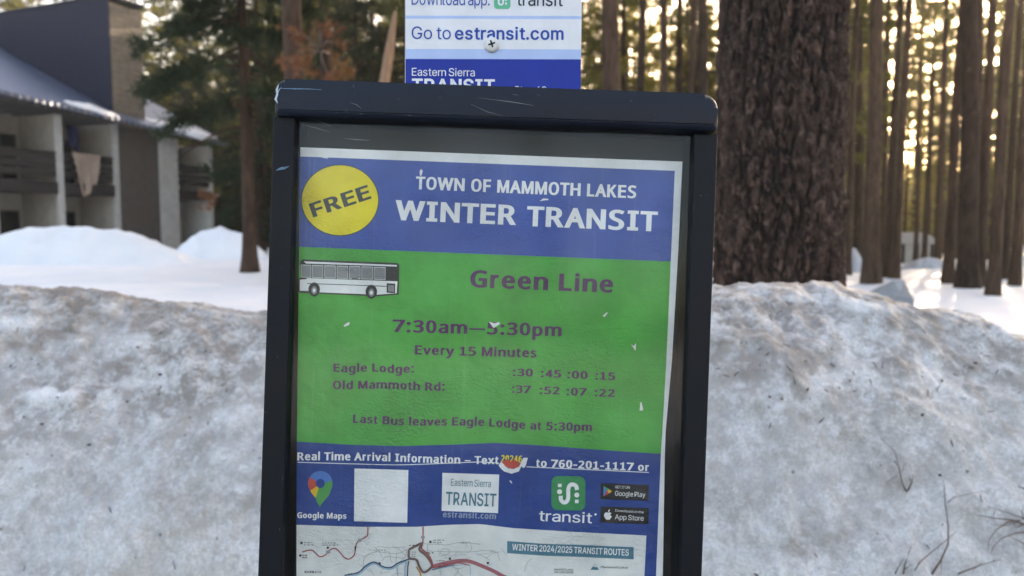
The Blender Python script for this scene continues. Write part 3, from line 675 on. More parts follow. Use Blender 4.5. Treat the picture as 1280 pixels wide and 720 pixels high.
M_SCRB = simple('blue_scuff', (.10, .20, .30), .6, .4, 200)
case = empty('timetable_case'); case.matrix_world = MC; tag(case, 'dark navy framed timetable case with a rounded top cap', 'display case')
def slab(poly, d0, d1, bev=.0, seg=3):
    """poly: local (x,z) outline; extruded from local depth y0 to y1"""
    m = MB(); n = len(poly)
    a = [m.bm.verts.new((p[0], d0, p[1])) for p in poly]; b = [m.bm.verts.new((p[0], d1, p[1])) for p in poly]
    ff = m.bm.faces.new(a); m.bm.faces.new(b[::-1])
    for i in range(n): m.bm.faces.new((a[i], b[i], b[(i+1) % n], a[(i+1) % n]))
    if bev:
        bmesh.ops.bevel(m.bm, geom=list(ff.edges), offset=bev, segments=seg, affect='EDGES', profile=.5)
    return m
def loc2(px, py, d):
    p = L(px, py, d); return (p.x, p.z)
DY = lambda d: d-.600                                    # depth -> local y
# cap
def rounded(x0, x1, z0, z1, rl, rr, n=7):
    P = [(x0+.002, z0), (x1-.002, z0), (x1, z0+.002)]
    for k in range(n+1): a = k/n*math.pi/2; P.append((x1-rr+rr*math.cos(a), z1-rr+rr*math.sin(a)))
    for k in range(n+1): a = math.pi/2+k/n*math.pi/2; P.append((x0+rl+rl*math.cos(a), z1-rl+rl*math.sin(a)))
    P.append((x0, z0+.002)); return P
xl, zt = loc2(343, 108, .562)[0], loc2(615, 107.5, .562)[1]; xr = loc2(899, 140, .562)[0]; zb = loc2(620, 153, .562)[1]
m = slab(rounded(xl, xr, zb, zt, .008, .0115), DY(.562), DY(.640), .0045, 5)
cap = m.build('top_cap', M_CAP, case, True)
es = cap.modifiers.new('split', 'EDGE_SPLIT'); es.split_angle = math.radians(40)
def chips(name, segs, d, mat, parent, rs):
    m = MB()
    for pts, wd in segs:
        q = [Vector(L(a, b, d)) for a, b in pts]
        up, dn = [], []
        for i, p in enumerate(q):
            t = (q[min(i+1, len(q)-1)]-q[max(i-1, 0)]).normalized(); nn = Vector((-t.z, 0, t.x)); k = wd*d/F*.36*(.35+rs.random())*(1 if 0 < i < len(q)-1 else .3)
            up.append(m.bm.verts.new(p+nn*k)); dn.append(m.bm.verts.new(p-nn*k))
        for i in range(len(q)-1): m.bm.faces.new((up[i], up[i+1], dn[i+1], dn[i]))
    return m.build(name, mat, parent)
rs_ = random.Random(3)
chips('paint_chip', [([(348, 106), (346, 112), (346.5, 118), (344.5, 124), (347, 129)], 4.5), ([(352, 109), (349, 112), (347.5, 116)], 3)], .5616, M_CHIP, cap, rs_)
chips('scratches', [([(597, 122), (620, 125), (640, 127.5), (668, 132)], 1.0), ([(588, 130), (610, 140), (630, 145.5)], .8), ([(437, 128), (446, 131), (452, 136)], .8),
    ([(641, 118), (648, 119)], 1.3), ([(671, 118.5), (676, 119)], 1.3), ([(787, 126), (790, 126.5)], 1.6), ([(419, 141), (423, 141.5)], 1.5), ([(450, 142), (454, 142.5)], 1.7), ([(510, 144), (514, 144.3)], 1.6)], .5616, M_SCR, cap, rs_)
chips('blue_scuff', [([(350, 110.5), (368, 111), (386, 111.2), (402, 112)], 1.6)], .5616, M_SCRB, cap, rs_)
# rails
def quad_slab(c4, d0, d1, bev): return slab([loc2(a, b, dd) for a, b, dd in c4], DY(d0), DY(d1), bev, 2)
DR = .570
lr = quad_slab([(322, 720, DR), (352, 720, DR), (369, 143, DR), (341.5, 141, DR)], DR, .632, .0012)
def rail(pts_top, pts_bot, name):
    (a, b), (c, d) = pts_top, pts_bot     # each ((px,py),(px,py)) left,right
    P = [loc2(*q, DR) for q in (c, d, b, a)]
    # run on down to the foot of the case
    def down(p, q, z): t = (z-p[1])/(q[1]-p[1]); return (p[0]+(q[0]-p[0])*t, z)
    z = -.012; P[0], P[1] = down(P[3], P[0], z), down(P[2], P[1], z)
    return slab(P, DY(DR), DY(.632), .0012, 2).build(name, M_RAILC, case)
lr.bm.free()
railL = rail(((341.5, 145), (369, 145.5)), ((322, 720), (352, 720)), 'side_rail')
railR = rail(((868, 166.5), (897.5, 167.5)), ((850.5, 720), (877.5, 720)), 'side_rail')
x0_, x1_ = loc2(322, 720, DR)[0], loc2(878, 720, DR)[0]
MB().box(x0_+.001, x1_-.001, DY(.569), DY(.633), -.034, -.0125).build('bottom_rail', M_RAILC, case)
chips('blue_scuff', [([(345, 213), (350, 211), (356, 210), (362, 207.5)], 3.2), ([(346, 212), (352, 209), (360, 209)], 2)], .5694, M_SCRB, railL, rs_)
chips('scratches', [([(331, 514), (333, 516)], 1.5), ([(353, 594), (353.5, 600)], 1.2), ([(357, 505), (358, 506)], 1.3), ([(349, 660), (350, 663)], 1.2)], .5694, M_SCR, railL, rs_)
xa, za = loc2(368, 150, .60); xb, zb2 = loc2(872, 158, .60)
bp = MB(); bp.box(x0_+.012, xr-.012, DY(.603), DY(.612), -.012, zb+.004); bp.build('backing_board', M_BACK, case)
def cover_mat():
    t = NT('scuffed_clear_cover', .1); n = t.n; n.remove(t.b)
    tr = t.add('ShaderNodeBsdfTransparent'); tr.inputs[0].default_value = (.95, .96, .96, 1)
    gl = t.add('ShaderNodeBsdfGlossy'); gl.inputs['Roughness'].default_value = .10
    v = t.coord(); bmp = t.add('ShaderNodeBump'); bmp.inputs['Strength'].default_value = .05; bmp.inputs['Distance'].default_value = .01
    t.lk(t.noise(v, 9, 3), bmp.inputs['Height']); t.lk(bmp.outputs[0], gl.inputs['Normal'])
    fr = t.add('ShaderNodeFresnel'); fr.inputs['IOR'].default_value = 1.5
    df = t.add('ShaderNodeBsdfDiffuse'); df.inputs['Color'].default_value = (.8, .8, .78, 1)
    m1 = t.add('ShaderNodeMixShader'); t.lk(t.ramp(t.noise(v, 16, 5), [(.45, .002), (.75, .009)]), m1.inputs[0])
    t.lk(tr.outputs[0], m1.inputs[1]); t.lk(df.outputs[0], m1.inputs[2])
    m2 = t.add('ShaderNodeMixShader'); t.lk(t.math('MULTIPLY', fr.outputs[0], .34), m2.inputs[0]); t.lk(m1.outputs[0], m2.inputs[1]); t.lk(gl.outputs[0], m2.inputs[2])
    t.lk(m2.outputs[0], t.out.inputs['Surface']); return t.m
pl, pr = loc2(369, 145, .578)[0], loc2(872, 160, .578)[0]
cov = MB(); cov.box(x0_+.010, xr-.010, DY(.5765), DY(.578), -.012, zb-.0005)
cover = cov.build('clear_cover', cover_mat(), case)
chips('scratches', [([(378, 156), (395, 160), (412, 165)], .9), ([(396, 150), (408, 155), (415, 159)], .8), ([(430, 173), (446, 174.5), (462, 175.5)], 1.3), ([(440, 156.5), (446, 157.5)], 1.2),
    ([(804, 172), (806, 168)], 1.4), ([(838, 168), (840, 168.5)], 1.2), ([(812, 186), (816, 190)], .8), ([(615, 152), (630, 154)], 2.0)], .5763, M_SCR, cover, rs_)

# ------------------------------------------------------------------ printed sheet
FD = os.path.join(bpy.utils.resource_path('LOCAL'), 'datafiles', 'fonts')
def load_font(n):
    try: return bpy.data.fonts.load(os.path.join(FD, n))      # type faces that come with Blender itself
    except Exception: return None
INTER = load_font('Inter.woff2'); WIDE = load_font('NotoSansMath-Regular.woff2')
from mathutils.geometry import tessellate_polygon
_ch = {}
def contours(ch, font):
    k = (ch, font.name if font else '')
    if k in _ch: return _ch[k]
    c = bpy.data.curves.new('print', 'FONT'); c.body = ch
    if font: c.font = font
    ob_ = bpy.data.objects.new('print', c); COL.objects.link(ob_); dg = bpy.context.evaluated_depsgraph_get()
    cu = ob_.evaluated_get(dg).to_curve(dg); out = []
    for sp in cu.splines:
        bp = sp.bezier_points; n = len(bp); P = []
        for q in range(n):
            a, b = bp[q], bp[(q+1) % n]; p0, p1, p2, p3 = a.co, a.handle_right, b.handle_left, b.co
            straight = (p1-p0).length < 1e-5 or abs((p3-p0).cross(p1-p0).z)+abs((p3-p0).cross(p3-p2).z) < 1e-5
            for t in ((0,) if straight else (0, .25, .5, .75)):
                P.append(tuple((p0*(1-t)**3+p1*3*t*(1-t)**2+p2*3*t*t*(1-t)+p3*t**3)[:2]))
        Q = [P[0]]
        for p in P[1:]:
            if math.hypot(p[0]-Q[-1][0], p[1]-Q[-1][1]) > 1e-4: Q.append(p)
        if math.hypot(Q[0][0]-Q[-1][0], Q[0][1]-Q[-1][1]) < 1e-4: Q.pop()
        if len(Q) > 2: out.append(np.array(Q))
    ob_.evaluated_get(dg).to_curve_clear(); bpy.data.objects.remove(ob_); bpy.data.curves.remove(c)
    _ch[k] = out; return out
def area(P): x, y = P[:, 0], P[:, 1]; return .5*float(np.sum(x*np.roll(y, -1)-np.roll(x, -1)*y))
def inside(p, P):
    x, y = p; r = False; n = len(P)
    for a in range(n):
        (x1, y1), (x2, y2) = P[a], P[a-1]
        if (y1 > y) != (y2 > y) and x < (x2-x1)*(y-y1)/(y2-y1)+x1: r = not r
    return r
_cap = {}
def capline(font):
    k = font.name if font else ''
    if k not in _cap: V = np.concatenate(contours('H', font)); _cap[k] = (V[:, 1].min(), V[:, 1].max())
    return _cap[k]
# widths of a wide bold sans, per 2048
ADV = dict(A=1590, B=1561, C=1483, D=1700, E=1399, F=1332, G=1661, H=1715, I=1118, J=1137, K=1579, L=1305, M=1942, N=1734, O=1741, P=1501, R=1602, S=1455, T=1396, U=1664, V=1565, W=2311,
  a=1368, b=1432, c=1205, d=1432, e=1360, f=865, g=1432, h=1459, i=700, l=700, m=2167, n=1459, o=1407, p=1432, r=1018, s=1215, t=933, u=1459, v=1331, w=2006, y=1333)
ADV.update({' ': 700, ':': 824, '-': 983, '\u2014': 2048, '\u2013': 1456, '.': 740}); ADV.update({str(q): 1456 for q in range(10)})
def glyphs(s, bold, font, shear=0, wide=False):
    """-> vertices (cap height = 1), faces; outline thickened by bold (x) and part of it (y)"""
    c0, c1 = capline(font); hc = c1-c0; pen = 0.0; VV, FF = [], []; n0 = 0
    bx_, by_ = bold, bold*(.45 if wide else .8)
    for ch in s:
        cs = [(P-np.array([0, c0]))/hc for P in contours(ch, font)] if ch not in ' \u2014\u2013' else []
        if ch in '\u2014\u2013': cs = [np.array([(0., .33), (1.2, .33), (1.2, .40), (0., .40)])]
        if wide:
            adv = ADV.get(ch, 1456)/2048/.727
            sb = .012 if ch in 'ATVWvwy7' else (.10 if ch in 'ilr:.' else .075)
            if cs:
                al = np.concatenate(cs); x0, x1 = al[:, 0].min(), al[:, 0].max(); wt_ = adv-2*sb-2*bx_
                if ch in 'il:.': wt_ = min(wt_, x1-x0)
                k = wt_/max(x1-x0, 1e-4); mid_ = pen+adv/2
                yk = 1-2*by_ if ch not in 'il' else 1-by_
                cs = [np.stack([(P[:, 0]-(x0+x1)/2)*k+mid_, P[:, 1]*(yk if ch not in '-\u2014\u2013:.' else 1)+by_*(1 if ch not in 'gpy' else .4)], -1) for P in cs]
                if ch == '1':
                    hw = adv/2-.10; bt = .16; st = .135
                    cs = [np.array([(mid_-hw, 0), (mid_+hw, 0), (mid_+hw, bt), (mid_+st, bt), (mid_+st, 1), (mid_-st+.05, 1), (mid_-st-.02, .90), (mid_-hw, .86), (mid_-hw, .74), (mid_-st, .74), (mid_-st, bt), (mid_-hw, bt)])]
                if ch == 'I':
                    hw = adv/2-.085; bt = .17
                    st = .14
                    cs = [np.array([(mid_-hw, 0), (mid_+hw, 0), (mid_+hw, bt), (mid_+st, bt), (mid_+st, 1-bt), (mid_+hw, 1-bt), (mid_+hw, 1), (mid_-hw, 1), (mid_-hw, 1-bt), (mid_-st, 1-bt), (mid_-st, bt), (mid_-hw, bt)])]
            pen += adv
        else:
            if cs: al = np.concatenate(cs); x0, x1 = al[:, 0].min(), al[:, 0].max(); cs = [np.stack([P[:, 0]-x0+pen+bx_, P[:, 1]], -1) for P in cs]; pen += x1-x0+2*bx_+.125*(1 if ch not in 'tfr' else .6)
            else: pen += .24
        ars = [area(P) for P in cs]
        if not cs: continue
        sg = 1 if ars[int(np.argmax(np.abs(ars)))] > 0 else -1
        outer = [P for P, a in zip(cs, ars) if a*sg > 0]; holes = [P for P, a in zip(cs, ars) if a*sg < 0]
        for P in outer:
            hs = [h for h in holes if inside(h[0], P)]
            loops = [[Vector((x, y, 0)) for x, y in Q] for Q in [P]+hs]
            tri = tessellate_polygon(loops); fl = np.concatenate([P]+hs)
            VV.append(fl); FF += [tuple(int(q)+n0 for q in t) for t in tri]; n0 += len(fl)
        if bold and not (wide and ch in 'I1'):
            for P in outer+holes:
                d1 = P-np.roll(P, 1, 0); d2 = np.roll(P, -1, 0)-P
                d1 /= np.linalg.norm(d1, axis=1, keepdims=True)+1e-9; d2 /= np.linalg.norm(d2, axis=1, keepdims=True)+1e-9
                n1 = np.stack([d1[:, 1], -d1[:, 0]], -1)*sg; n2 = np.stack([d2[:, 1], -d2[:, 0]], -1)*sg
                nn = (n1+n2); nn /= np.maximum((nn*n1).sum(1, keepdims=True), .55)
                O = P+nn*np.array([bx_, by_]); m_ = len(P)
                VV += [P, O]; FF += [(n0+q, n0+(q+1) % m_, n0+m_+(q+1) % m_, n0+m_+q) for q in range(m_)]; n0 += 2*m_
    V = np.concatenate(VV); V[:, 0] += V[:, 1]*shear
    return V, FF
class Sheet:
    """collects flat print in photograph pixels, then lays it on a gently buckled sheet"""
    def __init__(s, d, mats, wave): s.d = d; s.mats = list(mats); s.ix = {n: i for i, n in enumerate(mats)}; s.M = mats; s.wave = wave; s.reset()
    def reset(s): s.V, s.Fc, s.mi, s.lift, s.sm = [], [], [], [], []
    def raw(s, V, Fc, mat, lift, smooth=False):
        s.sm += [smooth]*len(Fc)
        o_ = len(s.V); s.V += [tuple(p) for p in V]; s.Fc += [tuple(i+o_ for i in f) for f in Fc]; s.mi += [s.ix[mat]]*len(Fc); s.lift += [lift]*len(V)
    def poly(s, pts, mat, lift=1):
        if len(pts) == 4 and math.dist(pts[0], pts[2]) > 18:      # larger quads follow the buckled sheet
            a, b, c, d = [np.array(q, float) for q in pts]; n = 8
            V = [(a*(1-u/n)+b*u/n)*(1-w_/n)+(d*(1-u/n)+c*u/n)*w_/n for w_ in range(n+1) for u in range(n+1)]
            s.raw(V, [(j*(n+1)+i, (j+1)*(n+1)+i, (j+1)*(n+1)+i+1, j*(n+1)+i+1) for j in range(n) for i in range(n)], mat, lift, True); return
        s.raw(pts, [tuple(range(len(pts)))], mat, lift)
    def ell(s, cx_, cy_, rx, ry, mat, lift=1, n=48, rot=0):
        s.raw([(cx_, cy_)]+[(cx_+rx*math.cos(a)*math.cos(rot)-ry*math.sin(a)*math.sin(rot), cy_+rx*math.cos(a)*math.sin(rot)+ry*math.sin(a)*math.cos(rot)) for a in [2*math.pi*k/n for k in range(n)]],
              [(0, 1+k, 1+(k+1) % n) for k in range(n)], mat, lift)
    def panel(s, top, bot, xl_, xr_, mat, lift=0, nx=50, ny=30):
        """top(x)/bot(x) give y; xl_(y)/xr_(y) give x"""
        V = []
        for j in range(ny+1):
            for i in range(nx+1):
                u, v_ = i/nx, j/ny; y = top(600)*(1-v_)+bot(600)*v_
                for _ in range(4):
                    x = xl_(y)*(1-u)+xr_(y)*u; y = top(x)*(1-v_)+bot(x)*v_
                V.append((x, y))
        n = nx+1
        s.raw(V, [(j*n+i, (j+1)*n+i, (j+1)*n+i+1, j*n+i+1) for j in range(ny) for i in range(nx)], mat, lift, True)
    def line(s, pts, wd, mat, lift=1, smooth=True):
        P = [np.array(p, float) for p in pts]
        if smooth and len(P) > 2:
            Q = [2*P[0]-P[1]]+P+[2*P[-1]-P[-2]]; R_ = []
            for i in range(1, len(Q)-2):
                for t in np.linspace(0, 1, 7)[:-1]:
                    a, b, c, d = Q[i-1], Q[i], Q[i+1], Q[i+2]
                    R_.append(.5*((2*b)+(c-a)*t+(2*a-5*b+4*c-d)*t*t+(3*b-a-3*c+d)*t**3))
            P = R_+[P[-1]]
        V = []
        for i, p in enumerate(P):
            t = P[min(i+1, len(P)-1)]-P[max(i-1, 0)]; t = t/(np.linalg.norm(t)+1e-9); nn = np.array([-t[1], t[0]])*wd/2
            V += [p+nn, p-nn]
        s.raw(V, [(2*i, 2*i+2, 2*i+3, 2*i+1) for i in range(len(P)-1)], mat, lift)
    def text(s, body, x0, y0, x1, y1, cap, mat, lift=2, bold=.0, font='wide', shear=0, wavy=None):
        wide = font == 'wide'
        V, Fc = glyphs(body, .075 if wide else bold, WIDE if wide else font, shear, wide)
        xmin, xmax = V[:, 0].min(), V[:, 0].max()
        u = (V[:, 0]-xmin)/(xmax-xmin); h_ = V[:, 1]*cap
        ln_ = math.hypot(x1-x0, y1-y0); ex, ey = (x1-x0)/ln_, (y1-y0)/ln_
        px = x0+u*(x1-x0)+h_*ey; py = y0+u*(y1-y0)-h_*ex
        if wavy is not None: py = py+wavy(u)
        s.raw(np.stack([px, py], -1), Fc, mat, lift)
    def build(s, name, parent, M_inv):
        V = np.array(s.V); lift = np.array(s.lift, float)
        off = s.wave(V[:, 0], V[:, 1])
        dd = s.d - off - lift*.00016
        P = [M_inv @ (CM @ cam_pt(a, b, c)) for (a, b), c in zip(V, dd)]
        def facing(f):
            a_ = sum(V[f[q]][0]*V[f[(q+1) % len(f)]][1]-V[f[(q+1) % len(f)]][0]*V[f[q]][1] for q in range(len(f)))
            return f if a_ < 0 else f[::-1]
        me = bpy.data.meshes.new(name); me.from_pydata([tuple(p) for p in P], [], [facing(f) for f in s.Fc]); me.polygons.foreach_set('material_index', s.mi)
        me.polygons.foreach_set('use_smooth', s.sm); me.update()
        o = link(name, me, [s.M[k] for k in s.mats], parent); s.reset(); return o
def ink(name, c, rough=.36, fade=.16, crinkle=True):
    t = NT(name, rough, .45); v = t.coord()
    f = t.noise(v, 22, 5, .6); st = t.noise(t.coord((260, 1, 6)), 1.0, 3)
    cc = t.mix(t.ramp(f, [(.3, 0.0), (.7, 1.0)]), tuple(x*(1-fade) for x in c), tuple(min(1, x*(1+fade)+.006) for x in c))
    cc = t.mix(t.ramp(st, [(.60, 0.0), (.78, .10)]), cc, (.5, .5, .5))
    t.color(cc)
    if crinkle:
        # crumpled, water damaged areas
        msk = t.ramp(t.noise(v, 9, 2), [(.50, 0.0), (.66, 1.0)])
        cr = t.noise(t.coord((1, 1, 1.6)), 150, 4, .6, 1.5)
        t.bump(t.math('ADD', t.math('MULTIPLY', cr, t.math('ADD', .08, msk)), t.math('MULTIPLY', t.noise(v, 24, 3), .9)), .7, .004)
    return t.m
INK = dict(white=ink('white_paper', (.88, .89, .87)), blue=ink('header_blue_ink', (.021, .076, .37)), green=ink('green_ink', (.030, .38, .045), fade=.2), deep=ink('deep_blue_ink', (.004, .052, .26)),
  yellow=ink('yellow_ink', (.92, .70, .002)), purple=ink('purple_ink', (.085, .016, .10)), dark=ink('dark_ink', (.030, .030, .026)), grey=ink('grey_ink', (.26, .26, .27)),
  paper=ink('map_paper', (.76, .77, .74)), red=ink('route_red_ink', (.42, .05, .06)), maroon=ink('route_rose_ink', (.42, .13, .15)), navy=ink('route_navy_ink', (.05, .085, .16)), cyan=ink('route_pale_blue_ink', (.30, .50, .60)),
  teal=ink('teal_ink', (.055, .20, .27)), street=ink('street_grey_ink', (.36, .37, .36)), logo=ink('logo_green_ink', (.018, .28, .095)), gred=ink('pin_red_ink', (.58, .07, .045)), gblue=ink('pin_blue_ink', (.06, .20, .55)),
  gyel=ink('pin_yellow_ink', (.75, .46, .03)), ggrn=ink('pin_green_ink', (.05, .32, .08)), black=ink('badge_black_ink', (.012, .013, .015)), torn=ink('torn_paper', (.80, .80, .80), crinkle=False), fade=ink('faded_print', (.26, .33, .46)), tbrown=ink('route_brown_ink', (.19, .12, .11)), orange=ink('route_orange_ink', (.55, .25, .04)))
def wave(x, y):
    x = np.asarray(x, float); y = np.asarray(y, float)
    return (.0016*np.sin((x-380)/150+y/260) + .0012*np.sin(y/70+x/300) + .0016*fbm(x/110, y/120, 3, 5) + .0010*np.exp(-((x-600)/60)**2-((y-560)/50)**2))*(sstep(250, 520, y)*.8+.2)
PD = .5865
MP = frame(600, 910, PD); MPI = MP.inverted()
poster = empty('transit_poster'); poster.matrix_world = MP; tag(poster, 'winter bus timetable poster in blue and green inside the case', 'poster')
S = Sheet(PD, INK, wave)
def edge(pts):
    xs, ys = [p[0] for p in pts], [p[1] for p in pts]
    return lambda q: np.interp(q, xs, ys)
XL = edge([(184, 375), (300, 374), (550, 371), (720, 370.5), (920, 368)])
XRW = edge([(202, 853), (310, 848), (450, 840), (540, 832), (570, 831), (720, 828.5), (920, 822)])
XRB = edge([(213, 843.5), (327, 838.5), (450, 833), (540, 828), (570, 826), (720, 820), (920, 813)])
y_top = edge([(375, 184), (853, 202)]); y_blue = edge([(375, 195.5), (843, 213.5)]); y_g0 = edge([(374, 308.5), (840, 327)])
y_g1 = edge([(371, 552), (440, 556), (500, 557.5), (560, 556), (620, 553.5), (680, 557), (760, 563), (830, 567.5)])
y_m0 = edge([(371, 656), (450, 658.5), (520, 658.5), (560, 656), (600, 655), (640, 660), (720, 665), (810, 669.5)])
y_bot = edge([(370, 905), (830, 922)])
S.panel(y_top, y_bot, XL, XRW, 'white', 0, 60, 110); S.build('paper_sheet', poster, MPI)
# header
S.panel(y_blue, y_g0, XL, XRB, 'blue', 1, 50, 16)
S.text('TOWN OF MAMMOTH LAKES', 519.5, 236.5, 795, 248, 16, 'white', 3, .035)
S.text('WINTER', 493.5, 275, 645, 281.5, 25, 'white', 3); S.text('TRANSIT', 658, 282.5, 821.5, 289.5, 25, 'white', 3)
S.build('header_panel', poster, MPI)
S.ell(425, 250.3, 48.8, 44.8, 'dark', 2); S.ell(425, 250.3, 47.7, 43.7, 'yellow', 3)
S.text('FREE', 391.5, 272, 464.5, 248, 18, 'dark', 4, .045); S.build('free_badge', poster, MPI)
# green field
S.panel(y_g0, y_g1, XL, XRB, 'green', 1, 50, 30)
wv = lambda u: 1.6*np.sin(u*9.0)*np.sin(u*math.pi)
S.text('Green Line', 587.5, 359, 766, 366, 21.5, 'purple', 3, .02)
S.text('7:30am\u20145:30pm', 490.5, 415, 702, 420.5, 15.8, 'purple', 3, .03)
S.text('Every 15 Minutes', 518.5, 443, 671, 447, 11.5, 'purple', 3, .02)
S.text('Eagle Lodge:', 416.5, 464.5, 517.5, 466, 10.3, 'purple', 3, .02, wavy=lambda u: .7*np.sin(u*10))
S.text('Old Mammoth Rd:', 416, 485.5, 556, 488, 10.3, 'purple', 3, .02, wavy=lambda u: .8*np.sin(u*8+1))
for row, y in ((((':30', 641, 666), (':45', 676, 701.5), (':00', 709, 734.5), (':15', 744, 769)), 470), (((':37', 640, 663.5), (':52', 674.5, 699.5), (':07', 708, 733.5), (':22', 743, 768.5)), 491)):
    for k, (s_, a, b) in enumerate(row): S.text(s_, a, y+k*1.5, b, y+k*1.5+.7, 9.6, 'purple', 3, .02)
S.text('Last Bus leaves Eagle Lodge at 5:30pm', 441, 528.5, 740, 539, 10.4, 'purple', 3, .02, wavy=wv)
S.build('schedule_panel', poster, MPI)
# the drawn bus
B = lambda X_, Y_: (360+X_/4.8, 310+Y_/4.8)
S.poly([B(*q) for q in ((86, 68), (655, 90), (668, 100), (665, 280), (530, 290), (75, 270), (63, 260), (65, 182), (78, 176), (73, 84))], 'dark', 2)
S.poly([B(*q) for q in ((95, 80), (652, 102), (655, 111), (108, 93))], 'white', 3)
for a, b in ((80, 138), (147, 210), (221, 285), (295, 358), (368, 433), (443, 507), (517, 584)):
    k0, k1 = (a-80)*.03, (b-80)*.03
    S.poly([B(a-2, 100+k0), B(b+1, 100+k1), B(b+1, 176+k1), B(a-2, 176+k0)], 'white', 3); S.poly([B(a, 103+k0), B(b-1, 103+k1), B(b-1, 173+k1), B(a, 173+k0)], 'grey', 4)
S.poly([B(*q) for q in ((71, 190), (110, 186), (116, 180), (657, 200), (652, 272), (535, 280), (190, 266), (120, 258), (71, 256))], 'white', 3)
S.line([B(114, 213), B(350, 221), B(596, 230)], .9, 'dark', 4, False)
S.poly([B(*q) for q in ((592, 211), (643, 214), (642, 272), (592, 268))], 'dark', 4); S.poly([B(*q) for q in ((600, 222), (637, 225), (636, 264), (600, 260))], 'grey', 5)
for X_, Y_ in ((157, 250), (500, 264)):
    S.ell(*B(X_, Y_-2), 7.2, 8.6, 'dark', 4); S.ell(*B(X_, Y_+2), 5.4, 8.0, 'black', 5); S.ell(*B(X_, Y_+4), 3.6, 5.2, 'grey', 6); S.ell(*B(X_, Y_+4), 1.8, 2.6, 'white', 7)
S.build('bus_drawing', poster, MPI)
# lower blue panel
S.panel(y_g1, lambda x: y_m0(x)+1.0, XL, XRB, 'deep', 1, 50, 14)
C = lambda X_, Y_: (590+X_/4.13, 550+Y_/4.13)
E_ = lambda X_, Y_: (360+X_/4.233, 550+Y_/4.233)
S.text('Real Time Arrival Information \u2013 Text', 371.5, 575.5, 623, 579.5, 10, 'white', 3, .025, wavy=lambda u: -1.0*np.sin(u*5.5))
S.line([(372, 577.8), (440, 579.8), (500, 581), (560, 579), (600, 577.5), (624, 579)], 1.0, 'white', 3)
S.text('20246', 626, 577.5, 652.5, 578.5, 8.8, 'yellow', 3, .02)
S.text('to 760-201-1117 or', 670, 583.5, 811, 589, 9.8, 'white', 3, .02)
S.line([(658, 583.5), (740, 587.2), (811, 590.6)], 1.0, 'white', 3)
S.text('estransit.com', 553.5, 646.5, 620, 649, 7.6, 'fade', 3, .02)
S.build('information_panel', poster, MPI)
# map pin
cxp, cyp = E_(171, 232); r = 15.3
def sector(a0, a1, mat):
    n = 12; P = [(cxp+r*math.cos(math.radians(a0+(a1-a0)*k/n)), cyp-.5+15.6*math.sin(math.radians(a0+(a1-a0)*k/n))) for k in range(n+1)]
    S.poly([(cxp, cyp)]+P, mat, 3)
sector(-150, -62, 'gblue'); sector(-215, -150, 'gred'); sector(-62, 20, 'gblue'); S.poly([(cxp, cyp), (cxp+14.6, cyp+4.5), (cxp+11, cyp+14), (cxp+2.5, cyp+24), (cxp-.5, cyp+29), (cxp-3.5, cyp+24), (cxp-6, cyp+17.5)], 'ggrn', 3)
S.poly([(cxp, cyp), (cxp-6, cyp+17.5), (cxp-11, cyp+11.5), (cxp-13.5, cyp+7)], 'gyel', 3); S.poly([(cxp, cyp), (cxp+15, cyp-4), (cxp+15, cyp+3), (cxp+14.6, cyp+4.6)], 'ggrn', 4)
S.ell(cxp, cyp-.5, 5.6, 5.8, 'deep', 5, 24); S.text('Google Maps', 371.5, 647.5, 433, 648.5, 7.2, 'white', 3, .025); S.build('map_pin_logo', poster, MPI)
S.poly([(443, 585.5), (510.5, 587.5), (509, 653.5), (442.5, 651.5)], 'white', 3); S.build('blank_white_square', poster, MPI)
S.poly([(553, 591), (624, 593.2), (622.5, 641.5), (552, 638.5)], 'white', 3)
S.text('Eastern Sierra', 563.5, 607, 613.5, 609, 8.6, 'teal', 4, .0, INTER); S.text('TRANSIT', 557, 630.5, 620, 633, 15.5, 'teal', 4, .03, INTER); S.build('transit_agency_logo', poster, MPI)
# transit app
P = []
x0q, y0q, x1q, y1q, rq = 689.3, 595.2, 731.7, 638, 8
for (ccx, ccy, a0) in ((x1q-rq, y0q+rq, -90), (x1q-rq, y1q-rq, 0), (x0q+rq, y1q-rq, 90), (x0q+rq, y0q+rq, 180)):
    for k in range(7): a = math.radians(a0+k*15); P.append((ccx+rq*math.cos(a), ccy+rq*math.sin(a)+(ccx-710)*.02))
S.poly(P, 'logo', 3)
S.line([C(458, 288), C(459, 308), C(472, 322), C(488, 318), C(496, 300), C(497, 275), C(498, 250), C(507, 233), C(524, 230), C(538, 240), C(542, 258)], 5.0, 'white', 10)
S.line([C(453, 226), C(453, 243)], 4.6, 'white', 10, False); S.line([C(541, 308), C(541, 326)], 4.6, 'white', 10, False)
S.ell(*C(452, 267), 3.1, 3.1, 'white', 10, 20); S.ell(*C(541, 284), 3.1, 3.1, 'white', 10, 20)
S.text('transit', 673.5, 651, 740, 654, 13, 'white', 3, .012, INTER); S.ell(744.5, 643, 1.4, 1.4, 'white', 3, 12); S.build('transit_app_logo', poster, MPI)
